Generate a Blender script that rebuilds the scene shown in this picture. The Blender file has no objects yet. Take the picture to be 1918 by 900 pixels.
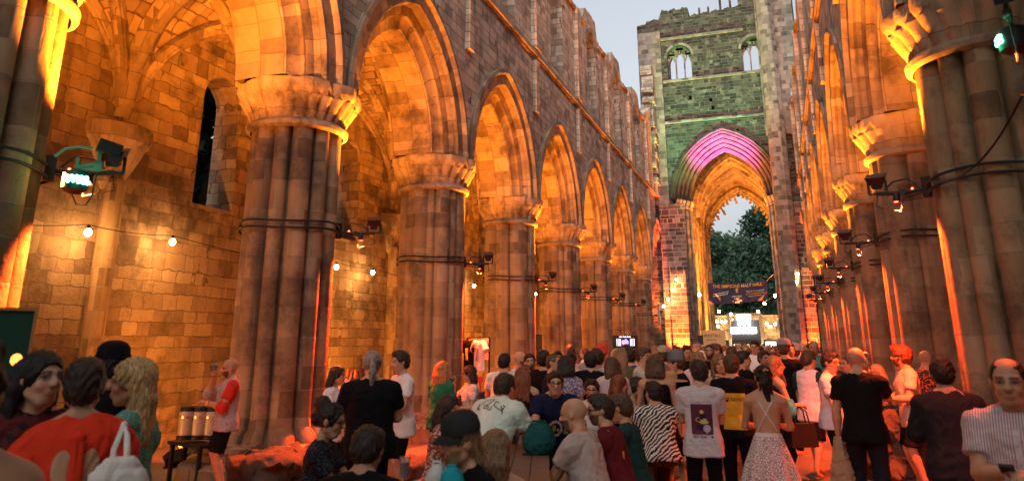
import bpy, bmesh, math, random
import numpy as np
from mathutils import Vector, Matrix
from mathutils.bvhtree import BVHTree
PI = math.pi
R = math.radians
sc = bpy.context.scene
col = sc.collection

# ------------------------------------------------------------------ camera, sky, sun, exposure
FPX, PITCH, YAW, CX, CY, HCAM = 1379.9, R(15.578), R(19.466), 959.0, 255.5, 2.0
cam_d = bpy.data.cameras.new('camera'); cam = bpy.data.objects.new('camera', cam_d); col.objects.link(cam)
cam.location = (0, 0, HCAM)
cam.rotation_euler = (PI/2 + PITCH, 0, YAW - PI/2)
cam_d.sensor_width = 36; cam_d.lens = FPX*36/1918; cam_d.shift_y = -(450-CY)/1918
cam_d.clip_start = 0.05; cam_d.clip_end = 2000
cam_d.dof.use_dof = True; cam_d.dof.focus_distance = 24; cam_d.dof.aperture_fstop = 1.9
sc.camera = cam
SUN_EL, SUN_ROT = R(18), R(270)
w = bpy.data.worlds.new('World'); sc.world = w; w.use_nodes = True
nt = w.node_tree; bg = nt.nodes['Background']
sky = nt.nodes.new('ShaderNodeTexSky'); sky.sky_type = 'NISHITA'; sky.sun_disc = False
sky.sun_elevation = SUN_EL; sky.sun_rotation = SUN_ROT; sky.dust_density = 2.5; sky.ozone_density = 1.0
hs = nt.nodes.new('ShaderNodeHueSaturation'); hs.inputs['Saturation'].default_value = 0.3
nt.links.new(sky.outputs[0], hs.inputs['Color'])
tcw = nt.nodes.new('ShaderNodeTexCoord'); spw = nt.nodes.new('ShaderNodeSeparateXYZ'); nt.links.new(tcw.outputs['Generated'], spw.inputs[0])
mrw = nt.nodes.new('ShaderNodeMapRange'); mrw.inputs[1].default_value = .02; mrw.inputs[2].default_value = .5; mrw.inputs[3].default_value = .42; nt.links.new(spw.outputs[2], mrw.inputs[0])   # sky colour dimmed towards the horizon
nzw = nt.nodes.new('ShaderNodeTexNoise'); nzw.inputs['Scale'].default_value = 2.6; nzw.inputs['Detail'].default_value = 5; nt.links.new(tcw.outputs['Generated'], nzw.inputs['Vector'])
mcw = nt.nodes.new('ShaderNodeMapRange'); mcw.inputs[1].default_value = .3; mcw.inputs[2].default_value = .7; mcw.inputs[3].default_value = .84; mcw.inputs[4].default_value = 1.04; nt.links.new(nzw.outputs['Fac'], mcw.inputs[0])
muw = nt.nodes.new('ShaderNodeMath'); muw.operation = 'MULTIPLY'; nt.links.new(mrw.outputs[0], muw.inputs[0]); nt.links.new(mcw.outputs[0], muw.inputs[1])
mxw = nt.nodes.new('ShaderNodeMix'); mxw.data_type = 'RGBA'; mxw.blend_type = 'MULTIPLY'; mxw.inputs[0].default_value = 1; nt.links.new(hs.outputs[0], mxw.inputs[6]); nt.links.new(muw.outputs[0], mxw.inputs[7]); nt.links.new(mxw.outputs[2], bg.inputs[0])
bg.inputs[1].default_value = 0.105
sd = bpy.data.lights.new('sun', 'SUN'); sun = bpy.data.objects.new('sun', sd); col.objects.link(sun)
sd.energy = 0.45; sd.angle = R(60); sd.color = (1.0, 0.95, 0.92)   # dusk glow of the western sky, soft
sun.rotation_euler = Vector((0.72, 0.22, -0.66)).to_track_quat('-Z', 'Y').to_euler()
sc.view_settings.view_transform = 'Standard'; sc.view_settings.look = 'None'
sc.view_settings.exposure = 1.15; sc.view_settings.gamma = 1.0; sc.view_settings.use_curve_mapping = False
sc.render.engine = 'CYCLES'
cy = sc.cycles
cy.use_denoising = True; cy.max_bounces = 5; cy.diffuse_bounces = 3; cy.glossy_bounces = 2
cy.transmission_bounces = 4; cy.transparent_max_bounces = 6; cy.volume_bounces = 0
cy.sample_clamp_indirect = 6; cy.use_light_tree = True; cy.caustics_reflective = False; cy.caustics_refractive = False

# ------------------------------------------------------------------ pixel <-> world helpers (layout only)
_c, _s = math.cos(YAW), math.sin(YAW)
FW = np.array([_c*math.cos(PITCH), _s*math.cos(PITCH), math.sin(PITCH)])
RT = np.array([_s, -_c, 0.]); UPV = np.cross(RT, FW); CAM = np.array([0, 0, HCAM])
def px_dir(x, y): return FW*FPX + RT*(x-CX) + UPV*(CY-y)
def at_depth(x, y, D):
    d = px_dir(x, y); k = D/math.hypot(d[0], d[1]); return CAM + d*k
def on_y(x, y, Y): d = px_dir(x, y); return CAM + d*(Y/d[1])
def on_x(x, y, X): d = px_dir(x, y); return CAM + d*(X/d[0])

# ------------------------------------------------------------------ object helpers
def tag(o, label=None, cat=None, group=None, kind=None):
    if label: o['label'] = label
    if cat: o['category'] = cat
    if group: o['group'] = group
    if kind: o['kind'] = kind
    return o
def empty(name, loc=(0, 0, 0), rz=0, label=None, cat=None, group=None):
    o = bpy.data.objects.new(name, None); col.objects.link(o)
    o.location = loc; o.rotation_euler = (0, 0, rz); o.empty_display_size = .2
    return tag(o, label, cat, group)
class MB:
    def __init__(s): s.v = []; s.f = []; s.uv = []; s.mi = []
    def face(s, pts, uv=None, m=0):
        b = len(s.v); s.v += [tuple(map(float, p)) for p in pts]
        s.f.append(tuple(range(b, b+len(pts)))); s.uv.append(uv); s.mi.append(m)
    def grid(s, P, U=None, m=0, wrap=False, flip=False):
        P = np.asarray(P, float); n, k = P.shape[:2]; b = len(s.v)
        s.v += [tuple(p) for p in P.reshape(-1, 3)]
        for i in range(n-1):
            for j in range(k if wrap else k-1):
                j2 = (j+1) % k
                q = [(i, j), (i, j2), (i+1, j2), (i+1, j)]
                if flip: q = q[::-1]
                s.f.append(tuple(b+a*k+c for a, c in q)); s.mi.append(m)
                if U is None: s.uv.append(None)
                else:
                    uu = [tuple(U[a][c if not (wrap and c == 0 and j == k-1) else k]) for a, c in q] if wrap else [tuple(U[a][c]) for a, c in q]
                    s.uv.append(uu)
        return s
    def box(s, c, size, rz=0, m=0, rx=0, ry=0, taper=1.0):
        hx, hy, hz = size[0]/2, size[1]/2, size[2]/2
        M = Matrix.Translation(c) @ Matrix.Rotation(rz, 4, 'Z') @ Matrix.Rotation(ry, 4, 'Y') @ Matrix.Rotation(rx, 4, 'X')
        p = [M @ Vector((x*(taper if z > 0 else 1), y*(taper if z > 0 else 1), z)) for z in (-hz, hz) for x, y in ((-hx, -hy), (hx, -hy), (hx, hy), (-hx, hy))]
        for q in ((3, 2, 1, 0), (4, 5, 6, 7), (0, 1, 5, 4), (1, 2, 6, 5), (2, 3, 7, 6), (3, 0, 4, 7)): s.face([p[i] for i in q], None, m)
        return s
    def bar(s, a, b, w, h=None, m=0, up=(0, 0, 1)):
        a, b = Vector(a), Vector(b); d = (b-a); L = d.length; d.normalize(); u = Vector(up)
        if abs(d.dot(u)) > .95: u = Vector((1, 0, 0))
        x = d.cross(u).normalized(); y = x.cross(d).normalized(); h = h or w
        A = [a+x*(sx*w/2)+y*(sy*h/2) for sx, sy in ((-1, -1), (1, -1), (1, 1), (-1, 1))]; B = [p+d*L for p in A]
        P = A+B
        for q in ((3, 2, 1, 0), (4, 5, 6, 7), (0, 1, 5, 4), (1, 2, 6, 5), (2, 3, 7, 6), (3, 0, 4, 7)): s.face([P[i] for i in q], None, m)
        return s
    def tube(s, path, r, n=8, m=0, cap=True):
        path = [Vector(p) for p in path]; k = len(path)
        rr = r if hasattr(r, '__len__') else [r]*k
        t0 = (path[1]-path[0]).normalized(); ref = Vector((0, 0, 1)) if abs(t0.z) < .9 else Vector((1, 0, 0))
        rings = []
        for i in range(k):
            t = (path[min(i+1, k-1)]-path[max(i-1, 0)]).normalized()
            x = t.cross(ref); x = x.normalized() if x.length > 1e-4 else Vector((1, 0, 0)); y = x.cross(t).normalized()
            ref = y if False else ref
            rings.append([path[i]+x*(math.cos(2*PI*j/n)*rr[i])+y*(math.sin(2*PI*j/n)*rr[i]) for j in range(n)])
        b = len(s.v); s.v += [tuple(p) for g in rings for p in g]
        for i in range(k-1):
            for j in range(n):
                j2 = (j+1) % n
                s.f.append((b+i*n+j, b+i*n+j2, b+(i+1)*n+j2, b+(i+1)*n+j)); s.uv.append(None); s.mi.append(m)
        if cap:
            s.f.append(tuple(b+j for j in range(n))[::-1]); s.uv.append(None); s.mi.append(m)
            s.f.append(tuple(b+(k-1)*n+j for j in range(n))); s.uv.append(None); s.mi.append(m)
        return s
    def lathe(s, prof, c=(0, 0, 0), n=20, m=0):
        P = [[(c[0]+r*math.cos(2*PI*j/n), c[1]+r*math.sin(2*PI*j/n), c[2]+z) for j in range(n)] for r, z in prof]
        b = len(s.v); s.grid(P, None, m, wrap=True)
        for idx, rev in ((0, True), (len(prof)-1, False)):
            if prof[idx][0] > 1e-4:
                q = tuple(b+idx*n+j for j in range(n)); s.f.append(q[::-1] if rev else q); s.uv.append(None); s.mi.append(m)
        return s
    def ball(s, c, r, n=12, m=0, sc_=(1, 1, 1)):
        P = []
        for i in range(n//2+1):
            a = PI*i/(n//2); z = -math.cos(a); q = max(math.sin(a), 1e-3)
            P.append([(c[0]+sc_[0]*r*q*math.cos(2*PI*j/n), c[1]+sc_[1]*r*q*math.sin(2*PI*j/n), c[2]+sc_[2]*r*z) for j in range(n)])
        return s.grid(P, None, m, wrap=True)
    def build(s, name, mats, parent=None, smooth=None):
        me = bpy.data.meshes.new(name); me.from_pydata(s.v, [], s.f)
        if not isinstance(mats, (list, tuple)): mats = [mats]
        for x in mats: me.materials.append(x)
        V = np.array(s.v); uvl = me.uv_layers.new(name='UVMap'); out = np.zeros((len(me.loops), 2), np.float32); li = 0
        for fi, f in enumerate(s.f):
            u = s.uv[fi]
            if u is None:
                p = V[list(f)]; nn = np.cross(p[1]-p[0], p[-1]-p[0])
                if len(f) > 4 or np.linalg.norm(nn) < 1e-12: nn = np.cross(p[2]-p[0], p[-1]-p[1]) if len(f) > 3 else nn
                l = np.linalg.norm(nn); nn = nn/l if l > 1e-12 else np.array([0, 0, 1.])
                if abs(nn[2]) > .75: uu = p[:, :2]
                else:
                    t = np.array([-nn[1], nn[0], 0]); t /= np.linalg.norm(t)
                    if abs(t[0]) > abs(t[1]): t = t*np.sign(t[0])
                    else: t = t*np.sign(t[1])
                    uu = np.stack([p@t, p[:, 2]], 1)
            else: uu = np.array(u)
            out[li:li+len(f)] = uu; li += len(f)
        uvl.data.foreach_set('uv', out.ravel()); me.polygons.foreach_set('material_index', s.mi)
        if smooth:
            me.polygons.foreach_set('use_smooth', [True]*len(me.polygons)); me.set_sharp_from_angle(angle=R(smooth))
        me.update()
        o = bpy.data.objects.new(name, me); col.objects.link(o)
        if parent: o.parent = parent
        return o
def weld(o, d=1e-4):
    bm = bmesh.new(); bm.from_mesh(o.data); bmesh.ops.remove_doubles(bm, verts=bm.verts, dist=d); bm.to_mesh(o.data); bm.free(); return o
def copy_tree(o, parent=None):
    c = o.copy(); col.objects.link(c)
    if parent: c.parent = parent
    for ch in o.children: copy_tree(ch, c)
    return c

# ------------------------------------------------------------------ materials
MATS = {}
def nodes(name):
    m = bpy.data.materials.new(name); m.use_nodes = True; n = m.node_tree
    return m, n, n.nodes['Principled BSDF'], n.nodes.new, n.links.new
def simple(name, c, rough=.6, metal=0, var=.12, scale=6, bump=.0, bscale=40, spec=.4, coord='Object', **kw):
    if name in MATS: return MATS[name]
    m, n, b, N, L = nodes(name)
    tc = N('ShaderNodeTexCoord'); no = N('ShaderNodeTexNoise'); no.inputs['Scale'].default_value = scale; no.inputs['Detail'].default_value = 5
    L(tc.outputs[coord], no.inputs['Vector'])
    mx = N('ShaderNodeMix'); mx.data_type = 'RGBA'
    mx.inputs[6].default_value = (*[x*(1-var) for x in c], 1); mx.inputs[7].default_value = (*[min(x*(1+var), 1) for x in c], 1)
    L(no.outputs['Fac'], mx.inputs[0]); L(mx.outputs[2], b.inputs['Base Color'])
    b.inputs['Roughness'].default_value = rough; b.inputs['Metallic'].default_value = metal; b.inputs['Specular IOR Level'].default_value = spec
    if bump:
        n2 = N('ShaderNodeTexNoise'); n2.inputs['Scale'].default_value = bscale; n2.inputs['Detail'].default_value = 4; L(tc.outputs[coord], n2.inputs['Vector'])
        bp = N('ShaderNodeBump'); bp.inputs['Strength'].default_value = bump; bp.inputs['Distance'].default_value = .02; L(n2.outputs['Fac'], bp.inputs['Height']); L(bp.outputs[0], b.inputs['Normal'])
    if 'emit' in kw: b.inputs['Emission Color'].default_value = (*kw['emit'], 1); b.inputs['Emission Strength'].default_value = kw['es']
    MATS[name] = m; return m
def emit(name, c, s):
    if name in MATS: return MATS[name]
    m, n, b, N, L = nodes(name); b.inputs['Base Color'].default_value = (*c, 1)
    b.inputs['Emission Color'].default_value = (*c, 1); b.inputs['Emission Strength'].default_value = s; MATS[name] = m; return m
def stone(name, tones, bw=.62, bh=.34, mortar=(.16, .12, .09), ms=.012, stain=.6, streak=.5, bump=.7, warp=.05, rough=.88, lichen=None, seed=0.):
    """ashlar: block tones, stained in patches and streaks, joints cut by a bump; coordinates are metres in the UV map"""
    m, n, b, N, L = nodes(name)
    def math_(op, a, c=None, v=None):
        q = N('ShaderNodeMath'); q.operation = op
        if hasattr(a, 'type') or hasattr(a, 'node'): L(a, q.inputs[0])
        else: q.inputs[0].default_value = a
        if c is not None:
            if hasattr(c, 'node'): L(c, q.inputs[1])
            else: q.inputs[1].default_value = c
        return q.outputs[0]
    uv = N('ShaderNodeUVMap'); sp = N('ShaderNodeSeparateXYZ'); L(uv.outputs[0], sp.inputs[0])
    geo = N('ShaderNodeNewGeometry'); pos = geo.outputs['Position']
    # uneven course heights and block widths
    wv = N('ShaderNodeTexNoise'); wv.noise_dimensions = '1D'; wv.inputs['Scale'].default_value = 1.1/bh*.34; wv.inputs['Detail'].default_value = 1
    va = math_('ADD', sp.outputs[1], seed); L(va, wv.inputs['W'])
    v2 = math_('ADD', va, math_('MULTIPLY', math_('SUBTRACT', wv.outputs['Fac'], .5), bh*.9))
    row = math_('FLOOR', math_('DIVIDE', v2, bh))
    wn = N('ShaderNodeTexWhiteNoise'); wn.noise_dimensions = '1D'; L(row, wn.inputs['W'])
    cb = N('ShaderNodeCombineXYZ'); L(math_('MULTIPLY', sp.outputs[0], .9/bw), cb.inputs[0]); L(math_('MULTIPLY', row, 7.31), cb.inputs[1])
    wu = N('ShaderNodeTexNoise'); wu.noise_dimensions = '2D'; wu.inputs['Scale'].default_value = 1; wu.inputs['Detail'].default_value = 1; L(cb.outputs[0], wu.inputs['Vector'])
    u2 = math_('ADD', math_('ADD', sp.outputs[0], math_('MULTIPLY', wn.outputs['Value'], bw*3)), math_('MULTIPLY', math_('SUBTRACT', wu.outputs['Fac'], .5), bw*1.5))
    # wobble of the joints
    nw = N('ShaderNodeTexNoise'); nw.inputs['Scale'].default_value = 5; nw.inputs['Detail'].default_value = 3; L(pos, nw.inputs['Vector'])
    u3 = math_('ADD', u2, math_('MULTIPLY', math_('SUBTRACT', nw.outputs['Fac'], .5), warp)); v3 = math_('ADD', v2, math_('MULTIPLY', math_('SUBTRACT', nw.outputs['Fac'], .5), warp))
    c2 = N('ShaderNodeCombineXYZ'); L(u3, c2.inputs[0]); L(v3, c2.inputs[1])
    br = N('ShaderNodeTexBrick'); br.offset = 0; br.inputs['Scale'].default_value = 1; br.inputs['Brick Width'].default_value = bw; br.inputs['Row Height'].default_value = bh
    br.inputs['Mortar Size'].default_value = ms; br.inputs['Mortar Smooth'].default_value = .35; br.inputs['Color1'].default_value = (0, 0, 0, 1); br.inputs['Color2'].default_value = (1, 1, 1, 1); br.inputs['Mortar'].default_value = (.5, .5, .5, 1)
    L(c2.outputs[0], br.inputs['Vector'])
    n1 = N('ShaderNodeTexNoise'); n1.inputs['Scale'].default_value = 3.5; n1.inputs['Detail'].default_value = 7; n1.inputs['Roughness'].default_value = .65; L(pos, n1.inputs['Vector'])
    fac = math_('ADD', math_('MULTIPLY', br.outputs['Color'], .75), math_('MULTIPLY', math_('SUBTRACT', n1.outputs['Fac'], .35), .75))
    rp = N('ShaderNodeValToRGB'); e = rp.color_ramp.elements
    e[0].position = .05; e[0].color = (*tones[0], 1); e[1].position = .95; e[1].color = (*tones[-1], 1)
    for i, t in enumerate(tones[1:-1]):
        k = e.new(.05+.9*(i+1)/(len(tones)-1)); k.color = (*t, 1)
    L(fac, rp.inputs[0])
    def mix(f, a, c, mode='MIX'):
        q = N('ShaderNodeMix'); q.data_type = 'RGBA'; q.blend_type = mode
        if hasattr(f, 'node'): L(f, q.inputs[0])
        else: q.inputs[0].default_value = f
        for k, x in ((6, a), (7, c)):
            if hasattr(x, 'node'): L(x, q.inputs[k])
            else: q.inputs[k].default_value = (*x, 1)
        return q.outputs[2]
    c = mix(br.outputs['Fac'], rp.outputs[0], mortar)
    # dark weathering: patches and vertical streaks
    n3 = N('ShaderNodeTexNoise'); n3.inputs['Scale'].default_value = .9; n3.inputs['Detail'].default_value = 6; n3.inputs['Roughness'].default_value = .7; L(pos, n3.inputs['Vector'])
    r3 = N('ShaderNodeMapRange'); r3.inputs[1].default_value = .50; r3.inputs[2].default_value = .66; L(n3.outputs['Fac'], r3.inputs[0])
    c = mix(math_('MULTIPLY', r3.outputs[0], stain), c, (.06, .045, .035))
    mp = N('ShaderNodeMapping'); mp.inputs['Scale'].default_value = (3.2, 3.2, .22); L(pos, mp.inputs[0])
    n4 = N('ShaderNodeTexNoise'); n4.inputs['Scale'].default_value = 1; n4.inputs['Detail'].default_value = 4; L(mp.outputs[0], n4.inputs['Vector'])
    r4 = N('ShaderNodeMapRange'); r4.inputs[1].default_value = .55; r4.inputs[2].default_value = .75; L(n4.outputs['Fac'], r4.inputs[0])
    c = mix(math_('MULTIPLY', r4.outputs[0], streak), c, (.045, .038, .035))
    if lichen:
        n5 = N('ShaderNodeTexNoise'); n5.inputs['Scale'].default_value = 1.6; n5.inputs['Detail'].default_value = 8; n5.inputs['Roughness'].default_value = .75; L(pos, n5.inputs['Vector'])
        r5 = N('ShaderNodeMapRange'); r5.inputs[1].default_value = .55; r5.inputs[2].default_value = .68; L(n5.outputs['Fac'], r5.inputs[0])
        c = mix(math_('MULTIPLY', r5.outputs[0], .7), c, lichen)
    L(c, b.inputs['Base Color']); b.inputs['Roughness'].default_value = rough; b.inputs['Specular IOR Level'].default_value = .25
    n6 = N('ShaderNodeTexNoise'); n6.inputs['Scale'].default_value = 22; n6.inputs['Detail'].default_value = 6; L(pos, n6.inputs['Vector'])
    h = math_('ADD', math_('MULTIPLY', n6.outputs['Fac'], .35), math_('ADD', math_('MULTIPLY', br.outputs['Fac'], -1.0), math_('ADD', math_('MULTIPLY', br.outputs['Color'], .55), math_('MULTIPLY', n1.outputs['Fac'], .9))))
    bp = N('ShaderNodeBump'); bp.inputs['Strength'].default_value = bump; bp.inputs['Distance'].default_value = .045; L(h, bp.inputs['Height']); L(bp.outputs[0], b.inputs['Normal'])
    MATS[name] = m; return m
S_WALL = stone('nave_ashlar', [(.22, .18, .14), (.41, .34, .265), (.51, .43, .34), (.60, .51, .41)], bw=.42, bh=.22, mortar=(.13, .10, .085), ms=.010, stain=.55, streak=.75, bump=.7)
S_PIER = stone('pier_sandstone', [(.13, .085, .045), (.26, .175, .10), (.33, .23, .135), (.41, .29, .18)], bw=.42, bh=.40, mortar=(.27, .21, .15), ms=.009, stain=.75, streak=.55, bump=.5, seed=3.1)
S_ARCH = stone('arch_voussoirs', [(.15, .105, .07), (.26, .19, .13), (.33, .245, .17), (.40, .31, .225)], bw=.40, bh=.46, mortar=(.15, .105, .07), ms=.007, stain=.85, streak=.6, bump=.7, seed=1.7)
S_CAP = stone('capital_sandstone', [(.26, .19, .13), (.33, .245, .17), (.38, .285, .20), (.43, .33, .24)], bw=.8, bh=.9, mortar=(.2, .14, .1), ms=.006, stain=.9, streak=.55, bump=.7, seed=5.)
S_AISLE = stone('aisle_rubble', [(.13, .09, .06), (.24, .17, .115), (.31, .23, .155), (.40, .31, .215)], bw=.40, bh=.27, mortar=(.15, .105, .07), ms=.007, stain=.8, streak=.45, bump=1.1, warp=.12, seed=2.2)
S_VAULT = stone('vault_rubble', [(.19, .13, .09), (.27, .19, .125), (.34, .245, .165), (.40, .29, .20)], bw=.35, bh=.22, mortar=(.12, .085, .06), ms=.014, stain=.7, streak=.2, bump=.9, warp=.1)
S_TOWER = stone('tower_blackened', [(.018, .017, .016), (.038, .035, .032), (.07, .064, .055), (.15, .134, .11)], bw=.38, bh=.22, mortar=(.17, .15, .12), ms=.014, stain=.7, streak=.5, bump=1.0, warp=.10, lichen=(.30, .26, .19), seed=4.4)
S_TURRET = stone('turret_ashlar', [(.07, .064, .057), (.19, .168, .142), (.26, .225, .19), (.33, .29, .245)], bw=.42, bh=.30, mortar=(.22, .19, .16), ms=.012, stain=.3, streak=.3, bump=.7, seed=6.6)
S_CROSS = stone('crossing_pier_stone', [(.04, .034, .03), (.08, .065, .055), (.15, .12, .10), (.28, .23, .18)], bw=.42, bh=.27, mortar=(.36, .30, .24), ms=.020, stain=.4, streak=.3, bump=.9, seed=8.8)
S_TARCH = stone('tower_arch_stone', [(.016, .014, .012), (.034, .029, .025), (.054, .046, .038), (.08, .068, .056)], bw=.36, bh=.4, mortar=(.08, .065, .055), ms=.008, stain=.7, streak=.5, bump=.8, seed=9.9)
S_ROCK = stone('rough_plinth', [(.17, .13, .09), (.25, .19, .135), (.31, .24, .17), (.36, .28, .2)], bw=1.4, bh=.5, mortar=(.1, .08, .06), ms=.01, stain=.8, streak=.1, bump=1.0, warp=.15)
S_BOULDER = simple('boulder_stone', (.10, .078, .058), .95, var=.6, scale=4, bump=1.0, bscale=14, spec=.1)
M_BLACK = simple('black_metal', (.018, .018, .02), .5, .3, var=.3)
M_CABLE = simple('black_cable', (.012, .012, .013), .7)
M_WOOD = simple('table_wood', (.16, .085, .045), .6, var=.45, scale=9, bump=.3)
M_WOOD2 = simple('stool_wood', (.36, .2, .095), .6, var=.35, scale=9, bump=.3)
# ------------------------------------------------------------------ the ground
rnd = random.Random(7)
gm, gn, gb, N, L = nodes('dirt_and_flags')
tc = N('ShaderNodeTexCoord')
a1 = N('ShaderNodeTexNoise'); a1.inputs['Scale'].default_value = .7; a1.inputs['Detail'].default_value = 8; L(tc.outputs['Object'], a1.inputs['Vector'])
a2 = N('ShaderNodeTexNoise'); a2.inputs['Scale'].default_value = 30; a2.inputs['Detail'].default_value = 6; L(tc.outputs['Object'], a2.inputs['Vector'])
rp = N('ShaderNodeValToRGB'); rp.color_ramp.elements[0].position = .3; rp.color_ramp.elements[0].color = (.085, .062, .045, 1); rp.color_ramp.elements[1].position = .7; rp.color_ramp.elements[1].color = (.24, .18, .13, 1)
mm = N('ShaderNodeMath'); mm.operation = 'ADD'; L(a1.outputs['Fac'], mm.inputs[0]); m2 = N('ShaderNodeMath'); m2.operation = 'MULTIPLY_ADD'; L(a2.outputs['Fac'], m2.inputs[0]); m2.inputs[1].default_value = .5; m2.inputs[2].default_value = -.25
L(m2.outputs[0], mm.inputs[1]); L(mm.outputs[0], rp.inputs[0]); L(rp.outputs[0], gb.inputs['Base Color']); gb.inputs['Roughness'].default_value = .9
bp = N('ShaderNodeBump'); bp.inputs['Strength'].default_value = .6; bp.inputs['Distance'].default_value = .03; L(mm.outputs[0], bp.inputs['Height']); L(bp.outputs[0], gb.inputs['Normal'])
g = MB(); g.face([(-150, -300, 0), (900, -300, 0), (900, 500, 0), (-150, 500, 0)])
tag(g.build('ground', gm), 'bare trodden earth floor of the ruined nave', 'ground', kind='structure')

# ------------------------------------------------------------------ arcades
BAY, X1, YL, YR = 5.5, 10.38, 7.62, -2.72
ZC = 6.19                                                # top of the capitals, where the arches spring
WL0, WL1 = 6.79, 8.65                                    # north (left) wall faces
WR0, WR1 = -1.80, -3.70
XEND = 46.2
NC = 2.48                                                # nave centre line
def pointed(Rr, c, du):                                  # height of a pointed arc of radius Rr, centres +-c, at offset du
    a = abs(du)+c
    return math.sqrt(max(Rr*Rr-a*a, 0)) if a < Rr else 0.
def arch_ring(mb, place, uc, zs, c, prof, n=22, m=0, closed=False):
    """sweep a (radius, depth) profile along both arcs of a pointed arch"""
    vl = [0]
    for (r0, d0), (r1, d1) in zip(prof, prof[1:]): vl.append(vl[-1]+math.hypot(r1-r0, d1-d0))
    ts = np.linspace(0, 1, n+1)
    for side in (-1, 1):
        P = []; U = []
        for i, t in enumerate(ts):
            row = []; ur = []
            for (r, d), v in zip(prof, vl):
                a1 = math.acos(min(c/r, 1)); a = t*a1     # from the springing to the crown
                row.append(place(uc+side*(-c+r*math.cos(a)), d, zs+r*math.sin(a))); ur.append((t*prof[0][0]*1.25*side+uc*3.1, v))
            P.append(row); U.append(ur)
        mb.grid(P, U, m, flip=(side > 0))
def wall(mb, us, z0, top, opens, place, d0, d1, back=True, m=0):
    """a slab with openings: opens = [(a, b, f)], f(u) -> (lo, hi); faces at depth d0 (front) and d1"""
    us = sorted(set(round(u, 4) for u in us))
    for ua, ub in zip(us, us[1:]):
        mid = (ua+ub)/2; sp = []
        for a, b, f in opens:
            if a <= mid <= b: sp.append((f(ua), f(ub), a, b, ua <= a+1e-3, ub >= b-1e-3))
        sp.sort(key=lambda q: q[0][0]+q[1][0])
        la, lb = z0, z0
        for (A, B, a, b, first, last) in sp:
            for d, fl in ((d0, 0), (d1, 1)):
                if fl and not back: continue
                q = [(ua, la), (ub, lb), (ub, B[0]), (ua, A[0])]
                mb.face([place(u, d, z) for u, z in (q if not fl else q[::-1])], [(u, z) for u, z in (q if not fl else q[::-1])], m)
            for za, zb in ((A[0], B[0]), (A[1], B[1])):
                if za <= z0+.01 and zb <= z0+.01: continue
                mb.face([place(ua, d0, za), place(ub, d0, zb), place(ub, d1, zb), place(ua, d1, za)], [(0, ua), (0, ub), (d1-d0, ub), (d1-d0, ua)], m)
            for u, lo_hi, flag in ((ua, A, first), (ub, B, last)):
                if flag and lo_hi[1]-lo_hi[0] > .02:
                    mb.face([place(u, d0, lo_hi[0]), place(u, d1, lo_hi[0]), place(u, d1, lo_hi[1]), place(u, d0, lo_hi[1])], [(d0, lo_hi[0]), (d1, lo_hi[0]), (d1, lo_hi[1]), (d0, lo_hi[1])], m)
            la, lb = A[1], B[1]
        ta, tb = top(ua), top(ub)
        for d, fl in ((d0, 0), (d1, 1)):
            if fl and not back: continue
            q = [(ua, la), (ub, lb), (ub, tb), (ua, ta)]
            if fl: q = q[::-1]
            mb.face([place(u, d, z) for u, z in q], q, m)
        mb.face([place(ua, d0, ta), place(ub, d0, tb), place(ub, d1, tb), place(ua, d1, ta)], [(ua, 0), (ub, 0), (ub, 1), (ua, 1)], m)
AC, ARO = .70, 3.36                                      # arc centre offset, outer radius of the nave arches (half span 2.66)
def ragged(u, amp=.22, s=0):
    return amp*(math.sin(u*2.3+s)+.6*math.sin(u*5.1+1.3*s)+.5*math.sin(u*11.7+2*s)+.35*math.sin(u*23+s))
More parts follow.
